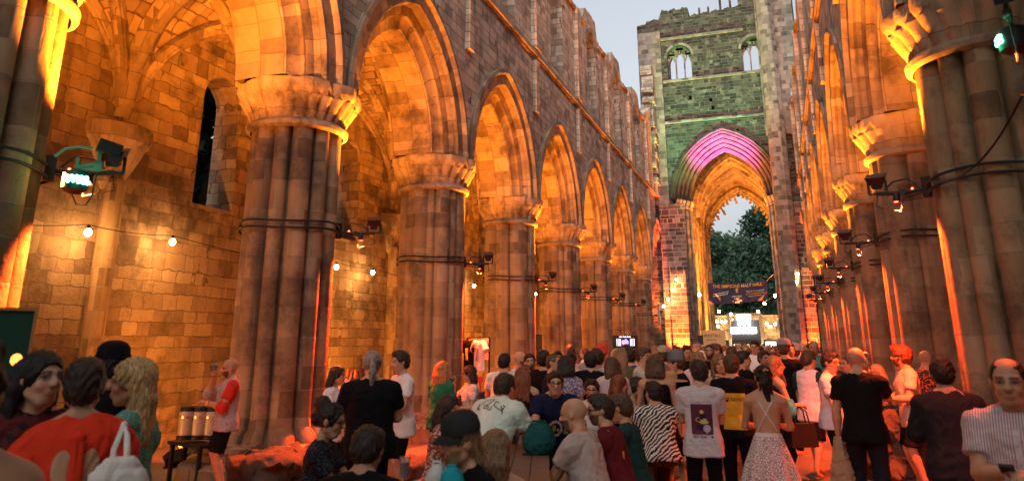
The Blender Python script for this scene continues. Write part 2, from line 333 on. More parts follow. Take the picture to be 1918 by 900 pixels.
def make_arcade(name, y0, y1, xs, label, sgn, sd):
    root = empty(name, (0, y0, 0), 0, label, 'wall')
    P = lambda u, d, z: (u, d-y0+y0-root.location.y, z)
    place = lambda u, d, z: (u, d-y0, z)
    mids = [x+BAY/2 for x in xs[:-1]]
    opens = []; us = list(np.arange(xs[0], XEND+.01, .19)) + [XEND]
    for mx in mids:
        f = lambda u, mx=mx: (-1., ZC+pointed(ARO-.05, AC, u-mx))
        w_ = ARO-.05-AC
        opens.append((mx-w_, mx+w_, f)); us += [mx-w_, mx+w_]+list(mx+np.linspace(-w_, w_, 31))
        ww = .78
        if mx < 42:
            g_ = lambda u, mx=mx: (11.45, 14.35+math.sqrt(max(ww*ww-(u-mx)**2, 0)))
            opens.append((mx-ww, mx+ww, g_)); us += list(mx+ww*np.cos(np.linspace(0, PI, 13)))
    us = [u for u in us if xs[0] <= u <= XEND+1e-6]
    def top(u):
        z = 15.25+.5*ragged(u, .16, sd)
        for mx in mids:
            if mx < 42: z = max(z, 16.05-2.2*max(abs(u-mx)-.95, 0)+.3*ragged(u, .12, sd+1)) if abs(u-mx) < 1.4 else z
        if u > 43.2: z += (u-43.2)*.5
        return z
    mb = MB(); wall(mb, us, ZC, top, [(a, b, (lambda u, f=f: (ZC if f(u)[0] < 0 else f(u)[0], f(u)[1]))) for a, b, f in opens], place, y0, y1)
    mb.build('masonry', S_WALL, root)
    s = sgn                                              # towards the nave is -s
    T = abs(y1-y0)
    prof = [(ARO+.02, y0+s*.02), (ARO+.02, y0-s*.11), (ARO-.09, y0-s*.12), (ARO-.14, y0-s*.02), (ARO-.42, y0-s*.02), (ARO-.46, y0+s*.05), (ARO-.40, y0+s*.12), (ARO-.46, y0+s*.20),
            (ARO-.58, y0+s*.22), (ARO-.66, y0+s*.26), (ARO-.64, y0+s*.34), (ARO-.72, y0+s*.40), (ARO-.92, y0+s*.42), (ARO-.95, y0+s*.50), (ARO-.95, y0+s*.92),
            (ARO-.93, y0+s*(T-.45)), (ARO-.66, y0+s*(T-.42)), (ARO-.62, y0+s*(T-.2)), (ARO-.1, y0+s*(T+.01))]
    for mx in mids:
        a = MB(); arch_ring(a, place, mx, ZC, AC, prof); weld(a.build('arch', S_ARCH, root, smooth=32))
    b = MB()
    b.box((XEND/2+xs[0]/2, -s*.055, 11.02), (XEND-xs[0], .15, .16)); b.box((XEND/2+xs[0]/2, -s*.03, 10.90), (XEND-xs[0], .08, .08))
    b.build('string_course', S_CAP, root)
    b = MB()
    for x in np.arange(xs[0], 44, .9):
        if min(abs(x+.45-mx) for mx in mids) > 1.35: b.box((x+.45, -s*.06, 15.0+rnd.uniform(-.05, .05)), (.88, .16, .14+rnd.uniform(-.03, .03)))
    b.build('sill_course', S_CAP, root)
    for mx in mids:                                       # rounded heads of the clerestory windows
        if mx < 42:
            a = MB(); arch_ring(a, place, mx, 14.35, .0001, [(.98, y0+s*.03), (.98, y0-s*.06), (.80, y0-s*.06), (.74, y0+s*.03)], 10); weld(a.build('window_hood', S_ARCH, root, smooth=32))
    for x in xs[1:]:                                      # flat shafts rising between the windows
        if x < 44:
            a = MB(); a.box((x, -s*.09, 13.1), (.62, .2, 3.9)); a.box((x, -s*.06, 9.9), (.34, .13, 1.75)); a.build('pilaster', S_WALL, root)
    return root
XS = [X1+BAY*k for k in range(-3, 8)]
make_arcade('nave_wall', WL0, WL1, [X1+BAY*k for k in range(-2, 7)]+[48.75], 'long left nave wall with pointed arches, string course and roofless clerestory', 1, .3)
make_arcade('nave_wall', WR0, WR1, [X1+BAY*k for k in range(-2, 7)]+[48.75], 'right nave wall seen edge on above the row of scalloped capitals', -1, 1.9)

# ------------------------------------------------------------------ piers
def lobes(kind):
    n = 216; th = np.linspace(0, 2*PI, n, endpoint=False)
    if kind == 0: sh = [(2*PI*(i+.5)/12, .61 if i % 2 else .63, .165 if i % 2 else .125) for i in range(12)]; core = .56
    elif kind == 1: sh = [(2*PI*i/8, .60, .20) for i in range(8)]+[(2*PI*(i+.5)/8, .68, .085) for i in range(8)]; core = .58
    else: sh = [(2*PI*i/4+PI/4, .52, .30) for i in range(4)]+[(2*PI*i/4, .64, .14) for i in range(4)]+[(2*PI*i/4+PI/4+s*.60, .68, .08) for i in range(4) for s in (-1, 1)]; core = .60
    r = np.full(n, core)
    for a, R0, rho in sh:
        d = th-a; q = rho**2-(R0*np.sin(d))**2; ok = (q > 0) & (np.cos(d) > 0)
        r = np.where(ok, np.maximum(r, R0*np.cos(d)+np.sqrt(np.maximum(q, 0))), r)
    return th, r
def make_pier(kind, x, y, label, group, capkind=0, zb=.55):
    root = empty('arcade_pier', (x, y, 0), 0, label, 'pier', group)
    th, r = lobes(kind)
    zs = [zb, zb+.12, zb+.22, zb+.5]+list(np.arange(zb+1.0, 5.4, .5))+[5.50]
    ex = [.16, .12, .02]+[0]*50
    P = []; U = []; n = len(th)
    for i, z in enumerate(zs):
        rr = r+ex[i]
        P.append([(q*math.cos(t), q*math.sin(t), z) for t, q in zip(th, rr)])
        U.append([(t*.76, z) for t in list(th)+[2*PI]])
    mb = MB(); mb.grid(P, U, 0, wrap=True); weld(mb.build('shaft', S_PIER, root, smooth=40))
    # capital: necking roll, scalloped bell, chamfered abacus
    n = 240; th = np.linspace(0, 2*PI, n, endpoint=False)
    def poly(Rr, k=8, rot=PI/8, rnd_=.0):
        a = (th-rot+PI/k) % (2*PI/k)-PI/k; return Rr*math.cos(PI/k)/np.cos(a)*(1-rnd_)+Rr*rnd_
    nsc = (20, 28, 24)[capkind]
    sc_ = np.abs(np.cos(th*nsc/2))
    rows = []
    base = .78
    rows.append((np.full(n, base), 5.40)); rows.append((np.full(n, base+.07), 5.44)); rows.append((np.full(n, base+.08), 5.50)); rows.append((np.full(n, base+.02), 5.56))
    for k, t in enumerate((0, .3, .6, .85, 1.0)):
        q = base+.0+(poly(1.0, rnd_=.4)-base)*t**1.3
        q = q+(.10*min(1, 2.2*t)*(1-t*.45))*(sc_-.6); rows.append((q, 5.57+.36*t))
    rows.append((poly(1.0, rnd_=.25), 5.945)); rows.append((poly(1.04, rnd_=.15), 5.99)); rows.append((poly(1.08, rnd_=.1), 6.05)); rows.append((poly(1.08, rnd_=.1), ZC)); rows.append((np.full(n, .3), ZC+.003))
    P = [[(q*math.cos(t), q*math.sin(t), z) for t, q in zip(th, rr)] for rr, z in rows]
    for ri, row in enumerate(P):                          # chipped edges
        if ri > 8:
            for j in range(n):
                k = 1-.05*max(0, math.sin(j*.37+x*3)*math.sin(j*.11+y+x))-.05*max(0, math.sin(j*.05+x*1.7+y)-.75); row[j] = (row[j][0]*k, row[j][1]*k, row[j][2])
    U = [[(t*1.1, z) for t in list(th)+[2*PI]] for _, z in rows]
    mb = MB(); mb.grid(P, U, 0, wrap=True); weld(mb.build('capital', S_CAP, root, smooth=50))
    # worn stepped base
    mb = MB(); th = np.linspace(0, 2*PI, 64, endpoint=False); rows = []
    for Rr, z in ((1.36, 0), (1.34, .26), (1.24, .31), (1.06, .33), (1.04, zb-.04), (.96, zb), (.3, zb+.002)):
        q = np.array([Rr*(math.cos(PI/8)/math.cos(((t-PI/8+PI/8) % (PI/4))-PI/8)*.6+.4)*(1+.03*math.sin(t*9+x)+.02*math.sin(t*17+y)) for t in th]); rows.append((q, z))
    P = [[(q*math.cos(t), q*math.sin(t), z+(.02*math.sin(5*t+x) if 0 < z < zb else 0)) for t, q in zip(th, rr)] for rr, z in rows]
    mb.grid(P, None, 0, wrap=True); weld(mb.build('base', S_ROCK, root, smooth=40))
    return root
ordn = ['first', 'second', 'third', 'fourth', 'fifth', 'sixth', 'seventh']
LK = [0, 0, 1, 2, 1, 2, 1, 1]
for k in range(0, 8):
    x = X1+BAY*(k-1)
    lab = 'clustered sandstone pier cut off by the left edge of the photo, beside the green lamp' if k == 0 else f'{ordn[k-1]} full clustered pier of the left arcade counted from the camera'
    make_pier(LK[k], x, YL, lab, 'clustered piers of the left arcade', capkind=k % 3)
for k in range(0, 8):
    x = X1+BAY*(k-1)
    lab = 'pier of the right arcade beside the camera, just outside the right edge' if k == 0 else ('massive clustered pier filling the right edge of the photo' if k == 1 else f'{ordn[k-1]} pier of the right arcade counted from the camera')
    make_pier(2 if k != 1 else 0, x, YR, lab, 'clustered piers of the right arcade', capkind=(k+1) % 3)

# ------------------------------------------------------------------ aisles: outer walls with lancets, vaults with ribs
YA = 11.75
def make_aisle(y0, y1, sgn, label, vlabel, bays):
    root = empty('aisle_wall', (0, y0, 0), 0, label, 'wall')
    place = lambda u, d, z: (u, d-y0, z)
    us = list(np.arange(-1, 46.3, .5)); opens = []
    for k in range(-2, 7):
        mx = X1+BAY*(k-.5)
        if mx < 0: continue
        hw = .62
        f = lambda u, mx=mx: (4.9, 7.35+math.sqrt(max(hw*hw-(u-mx)**2, 0)))
        opens.append((mx-hw, mx+hw, f)); us += list(mx+hw*np.cos(np.linspace(0, PI, 13)))
    mb = MB(); wall(mb, us, 0, lambda u: 10.2, opens, place, y0, y1); mb.build('masonry', S_AISLE, root)
    for k in range(-1, 7):
        x = X1+BAY*(k-1)+0.0
        if x < 0: continue
        b = MB()
        b.tube([(x, -sgn*.12, 0), (x, -sgn*.12, 4.95)], .19, 12); b.build('wall_shaft', S_PIER, root, smooth=60)
        b = MB(); P = []
        for q, z in ((.18, 4.75), (.26, 4.9), (.24, 5.0), (.34, 5.2), (.5, 5.6), (.56, 5.66), (.62, 5.75), (.62, 5.98)):
            P.append([(x+q*1.15*math.cos(t)*(1+.06*math.cos(t*14)*(z > 5.05)*(z < 5.7)), -sgn*abs(q*.85*math.sin(t))-(-sgn)*.02, z) for t in np.linspace(0, PI, 40)])
        P.append([(x, 0, 5.985)]*40)
        b.grid(P); b.build('corbel', S_CAP, root, smooth=40)
    # vaults
    v = empty('aisle_vault', (0, y0, 0), 0, vlabel, 'vault')
    yi = WL1-.02 if sgn > 0 else WR1+.02
    hw, hd = BAY/2, abs(y0-yi)/2; ym = (y0+yi)/2
    zsv = 5.98
    def hx(u): a = min(abs(u)/hw, 1); return 3.05*pointed(3.4, .66, a*2.74)/pointed(3.4, .66, 0)
    def hy(d): a = min(abs(d)/hd, 1); return 3.05*math.sqrt(max(1-a**2, 0))
    for k in bays:
        mx = X1+BAY*(k-.5)
        nn = 26; P = []; U = []
        for i in range(nn+1):
            u = -hw+2*hw*i/nn; row = []; ur = []
            for j in range(nn+1):
                d = -hd+2*hd*j/nn; row.append((mx+u, ym+d-y0, zsv+max(hx(u), hy(d)))); ur.append((u+mx if hx(u) < hy(d) else d, d*1.4 if hx(u) < hy(d) else u*1.4))
            P.append(row); U.append(ur)
        b = MB(); b.grid(P, U, 0, flip=True); b.build('web', S_VAULT, v, smooth=30)
        def rib(pts, r1, r2, nm='rib'):
            b = MB(); b.tube(pts, r1, 8, cap=False); b.tube([(p[0], p[1], p[2]-r1*.9) for p in pts], r2, 8, cap=False); b.build(nm, S_ARCH, v, smooth=45)
        for s in (-1, 1):
            rib([(mx+t*hw*.96, s*t*hd*.96+ym-y0, zsv+3.05*math.sqrt(max(1-(t*.985)**2, 0))-.02) for t in np.linspace(-1, 1, 33)], .14, .10, 'diagonal_rib')
        rib([(mx-hw, d+ym-y0, zsv+hy(d)-.1) for d in np.linspace(-hd*.985, hd*.985, 25)], .24, .17, 'transverse_rib')
        rib([(mx+u, sgn*hd*.96+ym-y0, zsv+hx(u)-.04) for u in np.linspace(-hw*.96, hw*.96, 25)], .13, .08, 'wall_rib')
    return root
make_aisle(YA, YA+.75, 1, 'rough amber lit stone wall behind the left arcade, with narrow lancets', 'ribbed vault of the left aisle between the piers and the rough wall', range(-1, 7))
make_aisle(-6.9, -8.2, -1, 'outer wall of the right aisle hidden in dark behind the right piers', 'ribbed vault of the right aisle behind the right piers', range(0, 7))

# ------------------------------------------------------------------ crossing tower
XT = 47.6
def make_tower():
    root = empty('crossing_tower', (XT, NC, 0), 0, 'tall blackened stone crossing tower with great arch, tracery window and jagged top', 'tower')
    place = lambda u, d, z: (d-XT, u-NC, z)
    zs, c, Ro, wo = 10.85, 1.2, 4.55, 3.35
    us = list(np.arange(-2.6, 7.61, .3))+[7.6]
    opens = [(NC-wo, NC+wo, lambda u: (0, zs+pointed(Ro, c, u-NC)))]
    us += list(NC+np.linspace(-wo, wo, 41))
    w1 = (4.85, .80); f1 = lambda u: (18.95, 20.55+math.sqrt(max(.8**2-(u-w1[0])**2, 0)))
    opens.append((w1[0]-.8, w1[0]+.8, f1)); us += list(w1[0]+.8*np.cos(np.linspace(0, PI, 15)))
    w2 = .02; f2 = lambda u: (19.0, 20.5+math.sqrt(max(.8**2-(u-w2)**2, 0)))
    opens.append((w2-.8, w2+.8, f2)); us += list(w2+.8*np.cos(np.linspace(0, PI, 15)))
    for (a, z) in ((4.3, 17.6), (3.0, 17.3), (2.9, 16.75), (1.5, 15.0)):          # putlog holes
        opens.append((a-.1, a+.1, lambda u, z=z: (z-.14, z+.14))); us += [a-.1, a+.1]
    def top(u):
        if u > 6.9: z = 23.25
        elif u > 5.85: z = 23.45
        elif u > 4.05: z = 24.05
        elif u > .75: z = 23.45+(3.9-u)*.06
        else: z = 26.5
        return z+.06*math.sin(u*9)+.05*math.sin(u*23)
    mb = MB(); wall(mb, us+[6.9, 6.89, 5.85, 5.84, 4.05, 4.04, .75, .74], 0, top, opens, place, XT, XT+1.7)
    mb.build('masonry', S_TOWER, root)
    # great arch: hood, outer orders and soffit, carried down as jamb shafts
    pr = [(Ro+.12, XT+.02), (Ro+.12, XT-.18), (Ro-.02, XT-.20), (Ro-.06, XT-.02), (Ro-.14, XT-.02)]
    rr0, dd0 = Ro-.14, XT-.02
    for k in range(4):                                    # four recessed orders, each a hollow and a roll
        pr += [(rr0-.02, dd0+.10), (rr0-.06, dd0+.20), (rr0-.02, dd0+.27), (rr0-.08, dd0+.22), (rr0-.13, dd0+.20), (rr0-.18, dd0+.24), (rr0-.21, dd0+.32)]; rr0 -= .21; dd0 += .34
    pr += [(rr0, dd0+.7), (rr0+.1, dd0+.8), (rr0+.3, dd0+1.0)]
    iA, iB, iC = 5+7, 5+14, 5+28
    for i0, i1, nm in ((0, 5, 'arch_hood'), (4, iA, 'arch_order'), (iA-1, iB, 'arch_order'), (iB-1, iC-7, 'arch_order'), (iC-8, iC, 'arch_order'), (iC-1, len(pr), 'arch_soffit')):
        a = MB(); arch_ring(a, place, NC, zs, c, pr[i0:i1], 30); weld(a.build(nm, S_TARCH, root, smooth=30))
    for s in (-1, 1):
        P = [[place(NC+s*(r-c), d, z) for r, d in pr[4:]] for z in (0, 3.4, 6.8, zs)]
        vl = np.cumsum([0]+[math.hypot(pr[4+i+1][0]-pr[4+i][0], pr[4+i+1][1]-pr[4+i][1]) for i in range(len(pr)-5)])
        U = [[(v, z) for v in vl] for z in (0, 3.4, 6.8, zs)]
        a = MB(); a.grid(P, U, flip=(s < 0)); a.build('jamb', S_TURRET, root, smooth=30)
        a = MB()
        a.grid([[place(NC+s*(r-c)-s*e, d-.04, z) for r, d in pr[4:]] for z, e in ((zs-.53, 0), (zs-.45, .05), (zs-.37, .01), (zs-.15, .10), (zs-.09, .14), (zs+.02, .14), (zs+.025, -.1))], None, flip=(s < 0)); a.build('jamb_capital', S_CAP, root, smooth=40)
    # strings
    for z, y0_, y1_, h in ((15.95, -.4, 6.05, .12), (18.85, -.4, 6.0, .14), (21.9, .6, 7.45, .16), (16.02, 2.0, 6.0, .05)):
        b = MB(); b.box((-.07, (y0_+y1_)/2-NC, z), (.18, y1_-y0_, h)); b.build('string_course', S_TURRET, root)
    # clasping buttress strip on the left corner and stepped red lit shafts low down
    b = MB(); b.box((-.12, 6.78-NC, 16.5), (.24, 1.5, 12.0)); b.build('buttress', S_TURRET, root)
    b = MB(); b.box((-.14, 5.92-NC, 5.2), (.3, 1.55, 10.4)); b.box((-.14, 5.92-NC, 10.44), (.4, 1.66, .1)); b.box((-.26, 5.75-NC, 3.15), (.5, .98, 6.3)); b.build('pier_shaft', S_CROSS, root)
    b = MB(); b.box((-.14, -1.63-NC, 5.1), (.3, .9, 10.2)); b.box((-.26, -1.6-NC, 3.1), (.5, .86, 6.25)); b.build('pier_shaft', S_CROSS, root)
    # tall grey half-octagon turret shaft on the right
    pts = [(-.02, -.28), (-.85, -.34), (-1.15, -.62), (-1.15, -1.05), (-.8, -1.32), (-.02, -1.36)]
    zz = list(np.arange(0, 26.1, 2.0)); cl = np.cumsum([0]+[math.hypot(pts[i+1][0]-pts[i][0], pts[i+1][1]-pts[i][1]) for i in range(5)])
    b = MB(); b.grid([[(x, y-NC, z) for x, y in pts] for z in zz], [[(u, z) for u in cl] for z in zz]); b.build('turret_shaft', S_TURRET, root)
    b = MB(); b.box((-.12, -1.35-NC, 20.5), (.5, 2.3, 12)); b.build('buttress', S_TURRET, root)
    # tracery of the upper windows
    for wc, cl_ in ((w1[0], 1), (w2, 1)):
        b = MB()
        for dy in (-.28, .28): b.box((.5, wc+dy-NC, 19.9), (.14, .085, 1.95))
        for dy in (-.78, .78): b.box((.5, wc+dy-NC, 19.8), (.14, .09, 1.75))
        for dy, zt in ((-.53, 20.35), (0, 20.72), (.53, 20.35)):          # cusped lights: plate with trefoil bite
            for sgn in (-1, 1):
                for q in range(4):
                    b.box((.5, wc+dy+sgn*(.225-.05*q*.9)-NC, zt-.05+.13*q), (.12, .06+.03*(q % 2), .14))
            b.box((.5, wc+dy-NC, zt+.52), (.12, .5, .16))
        b.box((.5, wc-NC, 21.15), (.12, 1.0, .34)); b.box((.5, wc-.55-NC, 20.95), (.12, .42, .28)); b.box((.5, wc+.55-NC, 20.95), (.12, .42, .28))
        b.box((.3, wc-NC, 18.92), (.7, 1.65, .1))
        b.build('tracery', S_TURRET, root)
        a = MB(); arch_ring(a, place, wc, 20.55, .0001, [(.98, XT+.03), (.98, XT-.07), (.82, XT-.07), (.80, XT+.4)], 12); weld(a.build('window_hood', S_TURRET, root, smooth=32))
    # stumps and window frame on the broken top
    b = MB()
    for y in (3.35, 2.75): b.box((.5, y-NC, 23.8), (.16, .13, .5)); b.box((.5, y-NC, 24.08), (.1, .08, .1))
    b.build('pinnacle_stump', S_TOWER, root)
    b = MB()
    for y in (1.95, 1.3, .72): b.box((.5, y-NC, 24.1), (.2, .15, 1.1))
    b.box((.5, 1.33-NC, 24.68), (.22, 1.42, .18)); b.build('broken_window_frame', S_TOWER, root)
    # ragged masonry between the nave wall and the tower
    b = MB(); r_ = random.Random(3)
    for z in np.arange(11.2, 19.8, .34):
        d = max(0, .9+.06*(19-z)+r_.uniform(-.45, .35)); b.box((-.02-d/2, 6.95-NC+r_.uniform(-.08, .08), z), (d+.05, .75, .33), ry=0)
    b.build('broken_masonry', S_WALL, root)
    return root
make_tower()

# presbytery beyond the crossing: vaulted passage and the gutted east window
def make_presbytery():
    root = empty('presbytery', (56, NC, 0), 0, 'orange lit vaulted presbytery seen through the tower arch, with gutted east window', 'building')
    place = lambda u, d, z: (d-56, u-NC, z)
    zs, c = 11.0, 2.0
    Rv = 5.05                                            # half span 3.05
    n = 24
    for x0, x1 in ((56.6, 66.0),):
        a = MB(); xs_ = np.arange(x0, x1+.01, .78)
        arch_ring(a, place, NC, zs, c, [(Rv, x) for x in xs_], n); weld(a.build('vault', S_VAULT, root, smooth=30))
    for x, r_, wd in ((56.3, .55, .5), (58.6, .2, .3), (61.0, .2, .3), (63.4, .2, .3)):
        a = MB(); arch_ring(a, place, NC, zs, c, [(Rv+.3, x-wd/2), (Rv-r_*.5, x-wd/2), (Rv-r_*.62, x-wd*.3), (Rv-r_, x-wd*.16), (Rv-r_, x+wd*.16), (Rv-r_*.6, x+wd*.3), (Rv+.3, x+wd/2)], n); weld(a.build('rib_arch', S_ARCH, root, smooth=30))
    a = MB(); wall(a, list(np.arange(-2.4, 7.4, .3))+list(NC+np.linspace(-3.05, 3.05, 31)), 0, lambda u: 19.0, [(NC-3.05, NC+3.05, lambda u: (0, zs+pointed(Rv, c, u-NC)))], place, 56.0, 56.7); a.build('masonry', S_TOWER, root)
    for s in (-1, 1):
        a = MB()
        for x in (56.3, 58.6, 61.0, 63.4):
            a.tube([(x-56, s*2.98, 0), (x-56, s*2.98, zs)], .17, 10)
        a.build('wall_shaft', S_PIER, root, smooth=60)
        a = MB(); a.grid([[place(NC+s*3.06, x, z) for x in (50.2, 56, 61, 66)] for z in (0, 3, 6, 9, zs)], [[(x, z) for x in (50.2, 56, 61, 66)] for z in (0, 3, 6, 9, zs)], flip=(s < 0))
        a.grid([[place(NC+s*4.2, x, z) for x in (50.2, 56, 61, 66)] for z in (0, 5, zs)], [[(x, z) for x in (50.2, 56, 61, 66)] for z in (0, 5, zs)])
        a.build('side_wall', S_AISLE, root)
        a = MB(); a.grid([[place(NC+s*3.06+s*.01, x, z) for x in (50.2, 53, 56.05)] for z in (zs, 15, 19)], [[(x, z) for x in (50.2, 53, 56)] for z in (zs, 15, 19)]); a.build('crossing_wall', S_TOWER, root)
    # east wall with the great window: moulded frame and broken cusps
    ze, ce, Re = 10.9, 1.7, 4.55                         # half span 2.85, crown ~15.1
    Re = 4.6; ze = 10.35
    a = MB(); wall(a, list(np.arange(-2.4, 7.4, .3))+list(NC+np.linspace(-2.85, 2.85, 31)), 0, lambda u: 17.2+.2*math.sin(u*3), [(NC-2.9, NC+2.9, lambda u: (0, ze+pointed(Re, 1.7, u-NC)))], place, 66.0, 67.2); a.build('east_wall', S_PIER, root)
    pr = [(Re+.35, 65.98), (Re+.35, 65.85), (Re+.22, 65.82), (Re+.15, 65.95), (Re+.02, 65.95), (Re-.04, 66.08), (Re-.02, 66.2), (Re-.12, 66.28), (Re-.2, 66.42), (Re-.18, 66.6)]
    a = MB(); arch_ring(a, place, NC, ze, 1.7, pr, 30); weld(a.build('window_arch', S_ARCH, root, smooth=30))
    for s in (-1, 1):
        a = MB(); a.grid([[place(NC+s*(r-1.7), d, z) for r, d in pr] for z in (0, 5, ze)], None, flip=(s < 0)); a.build('window_jamb', S_ARCH, root, smooth=30)
    a = MB(); r_ = random.Random(5)
    for s in (-1, 1):
        am = math.acos(1.7/(Re-.18))
        for i, t in enumerate(np.linspace(.12, .99, 13)):
            ang = t*am; r0 = Re-.14; ln = r_.choice([.2, .28, .5, .75]) if i % 2 else .16
            y = s*(-1.7+r0*math.cos(ang)); z = ze+r0*math.sin(ang); y2 = s*(-1.7+(r0-ln*.6)*math.cos(ang)); z2 = z-ln*.75
            a.bar((10.3, y, z+.05), (10.3, y2, z2), .17, .17); a.box((10.3, y2, z2-.04), (.14, .22, .14)); 
            if ln > .4: a.box((10.3, y2+.08*s, z2+.2), (.14, .26, .12))
    a.build('broken_tracery', S_ARCH, root)
    return root
make_presbytery()

# west end of the nave, behind the camera
def make_west():
    root = empty('west_wall', (-6.4, NC, 0), 0, 'west gable wall closing the nave behind the camera', 'wall')
    place = lambda u, d, z: (d+6.4, u-NC, z)
    a = MB(); wall(a, list(np.arange(-8.2, 13.1, .5))+[13.0]+list(NC+np.linspace(-1.4, 1.4, 15)), 0, lambda u: 9.0+.3*math.sin(u*2.1)+.2*math.sin(u*5.3), [(NC-1.4, NC+1.4, lambda u: (0, 2.8+math.sqrt(max(1.4**2-(u-NC)**2, 0))))], place, -6.4, -7.6); a.build('masonry', S_WALL, root)
    for y0, y1, k in ((WL0, WL1, 1), (WR0, WR1, 1)):
        a = MB(); a.box((5.7/2, (y0+y1)/2-NC, 7.6), (5.7, abs(y1-y0), 15.2)); a.build('return_wall', S_WALL, root)
make_west()
# ------------------------------------------------------------------ flood lights strapped to the piers
def lamp(kind, name, loc, aim, c, e, parent=None, size=.06, cone=100, blend=.5):
    d = bpy.data.lights.new(name, kind); o = bpy.data.objects.new(name, d); col.objects.link(o)
    d.energy = e; d.color = c; d.shadow_soft_size = size
    if kind == 'SPOT': d.spot_size = R(cone); d.spot_blend = blend
    o.location = loc
    if aim is not None: o.rotation_euler = (Vector(aim)-Vector(loc)).to_track_quat('-Z', 'Y').to_euler()
    if parent: o.parent = parent
    return o
ORANGE, RED, AMBER, GREEN, MAGENTA = (1, .265, .018), (1, .085, .012), (1, .31, .035), (.03, 1, .38), (1, .03, .62)
M_LEDR = emit('red_led', (1, .05, .02), 14); M_LEDO = emit('orange_led', (1, .45, .1), 10); M_LEDG = emit('green_led', (.12, 1, .55), 9); M_BULB = emit('warm_bulb', (1, .72, .32), 30)
M_GREENLIT = simple('green_lit_aluminium', (.10, .22, .19), .4, .4)  # glow of the green LEDs put into the metal's base colour
def strap_mb(cx, cy, z, r=.80, gap=.055, a0=0, a1=2*PI):
    b = MB()
    for dz in (0, -gap*2):
        b.tube([(cx+r*math.cos(t)*(1+.012*math.sin(t*7)), cy+r*math.sin(t)*(1+.012*math.sin(t*7)), z+dz+.02*math.sin(3*t)) for t in np.linspace(a0, a1, 60)], .018, 6)
    return b
def floodlight(px, py, z, s, label, group, up=600, down=260, green=0, upc=ORANGE, downc=RED):
    """s = +1 on the left arcade, -1 on the right: the arm reaches out over the nave from the east side of the pier"""
    a = -s*R(42 if s > 0 else 66); ra = -s*R(60 if s > 0 else 72)
    bx, by = px+.82*math.cos(a), py+.82*math.sin(a)
    root = empty('floodlight', (bx, by, z), ra, label, 'floodlight', group)
    st = strap_mb(px-bx, py-by, .02); c_, s_ = math.cos(-ra), math.sin(-ra); st.v = [(x*c_-y*s_, x*s_+y*c_, q) for x, y, q in st.v]
    st.build('strap', M_CABLE, root, smooth=60)
    b = MB(); b.box((0, 0, 0), (.1, .12, .26), rz=s*R(15)); b.build('clamp', M_BLACK, root)
    b = MB(); b.tube([(0, 0, -.02), (.3, 0, -.04), (.62, 0, -.02)], .028, 8); b.tube([(.1, 0, .02), (.22, 0, .14), (.4, 0, .12), (.52, 0, .02)], .012, 6); b.box((.3, 0, -.04), (.06, .08, .08)); b.build('arm', M_BLACK, root, smooth=50)
    hx, hy, hz = .60, 0, .15
    b = MB(); b.box((hx, hy, hz+.02), (.18, .18, .09), rx=R(24*s), taper=1.3); b.box((hx, hy, hz-.06), (.12, .12, .07), rx=R(24*s)); b.box((hx, hy-s*.02, hz+.07), (.25, .23, .015), rx=R(24*s)); b.build('lamp_head', M_BLACK, root)
    b = MB()
    for q in (-1, 1): b.bar((hx+q*.11, hy, -.02), (hx+q*.11, hy, hz), .015, .03)
    b.bar((hx-.11, hy, -.02), (hx+.11, hy, -.02), .03, .025); b.build('yoke', M_BLACK, root)
    b = MB(); b.tube([(hx-.2, hy, -.03), (hx-.22, hy, -.08), (hx-.21, hy, -.15)], [.035, .045, .04], 10); b.build('down_lamp', M_BLACK, root, smooth=40)
    b = MB(); b.lathe([(.0, -.153), (.032, -.153)], (hx-.21, hy, 0), 10); b.build('lamp_lens', M_LEDR, root); b = MB(); b.ball((.18, 0, .0), .015, 8); b.build('indicator', M_LEDR, root)
    b = MB(); b.tube([(hx, hy, 0), (hx+.03, hy+.05, -.2), (hx-.25, hy, -.28), (.3, 0, -.12), (.05, 0, -.06)], .008, 5); b.build('cable', M_CABLE, root, smooth=60)
    if up: lamp('SPOT', 'upward_beam', (hx-.02, hy+s*.02, hz+.18), (hx-.35, hy+s*.9, hz+3.1), upc, up*1.1, root, .05, 128, .75)
    if down: lamp('SPOT', 'downward_beam', (hx-.21, hy, -.2), (hx-.62, hy+s*.1, -3.6), downc, down, root, .04, 118 if px > 6 else 84, .75)
    return root
for k in range(0, 8):
    x = X1+BAY*(k-1)
    lab = ['black floodlight arm on the left edge pier above the green moving lamp', 'black floodlight on an arm strapped to the first full left pier', 'black floodlight strapped to the second left pier above the white shirts'][k] if k < 3 else f'small black floodlight strapped to the {ordn[k-1]} left pier from the camera'
    up, dn = (1350, 2000) if k < 6 else ((1000, 500) if k == 6 else (60, 0))
    if k == 7: floodlight(x, YL, 3.55, 1, lab, 'floodlights on the left piers', up=200, down=0, upc=(1, .45, .5))
    else: floodlight(x, YL, 3.85 if k else 3.75, 1, lab, 'floodlights on the left piers', up if k else 2600, dn if k else 2800, downc=RED if k else (1, .13, .02))
for k in range(1, 7):
    x = X1+BAY*(k-1)
    lab = 'black floodlight arm and cables beside the camera on the right' if k == 0 else f'black floodlight with red indicator on the {ordn[k-1]} right pier from the camera'
    floodlight(x, YR, 3.95, -1, lab, 'floodlights on the right piers', 1350, 1600)
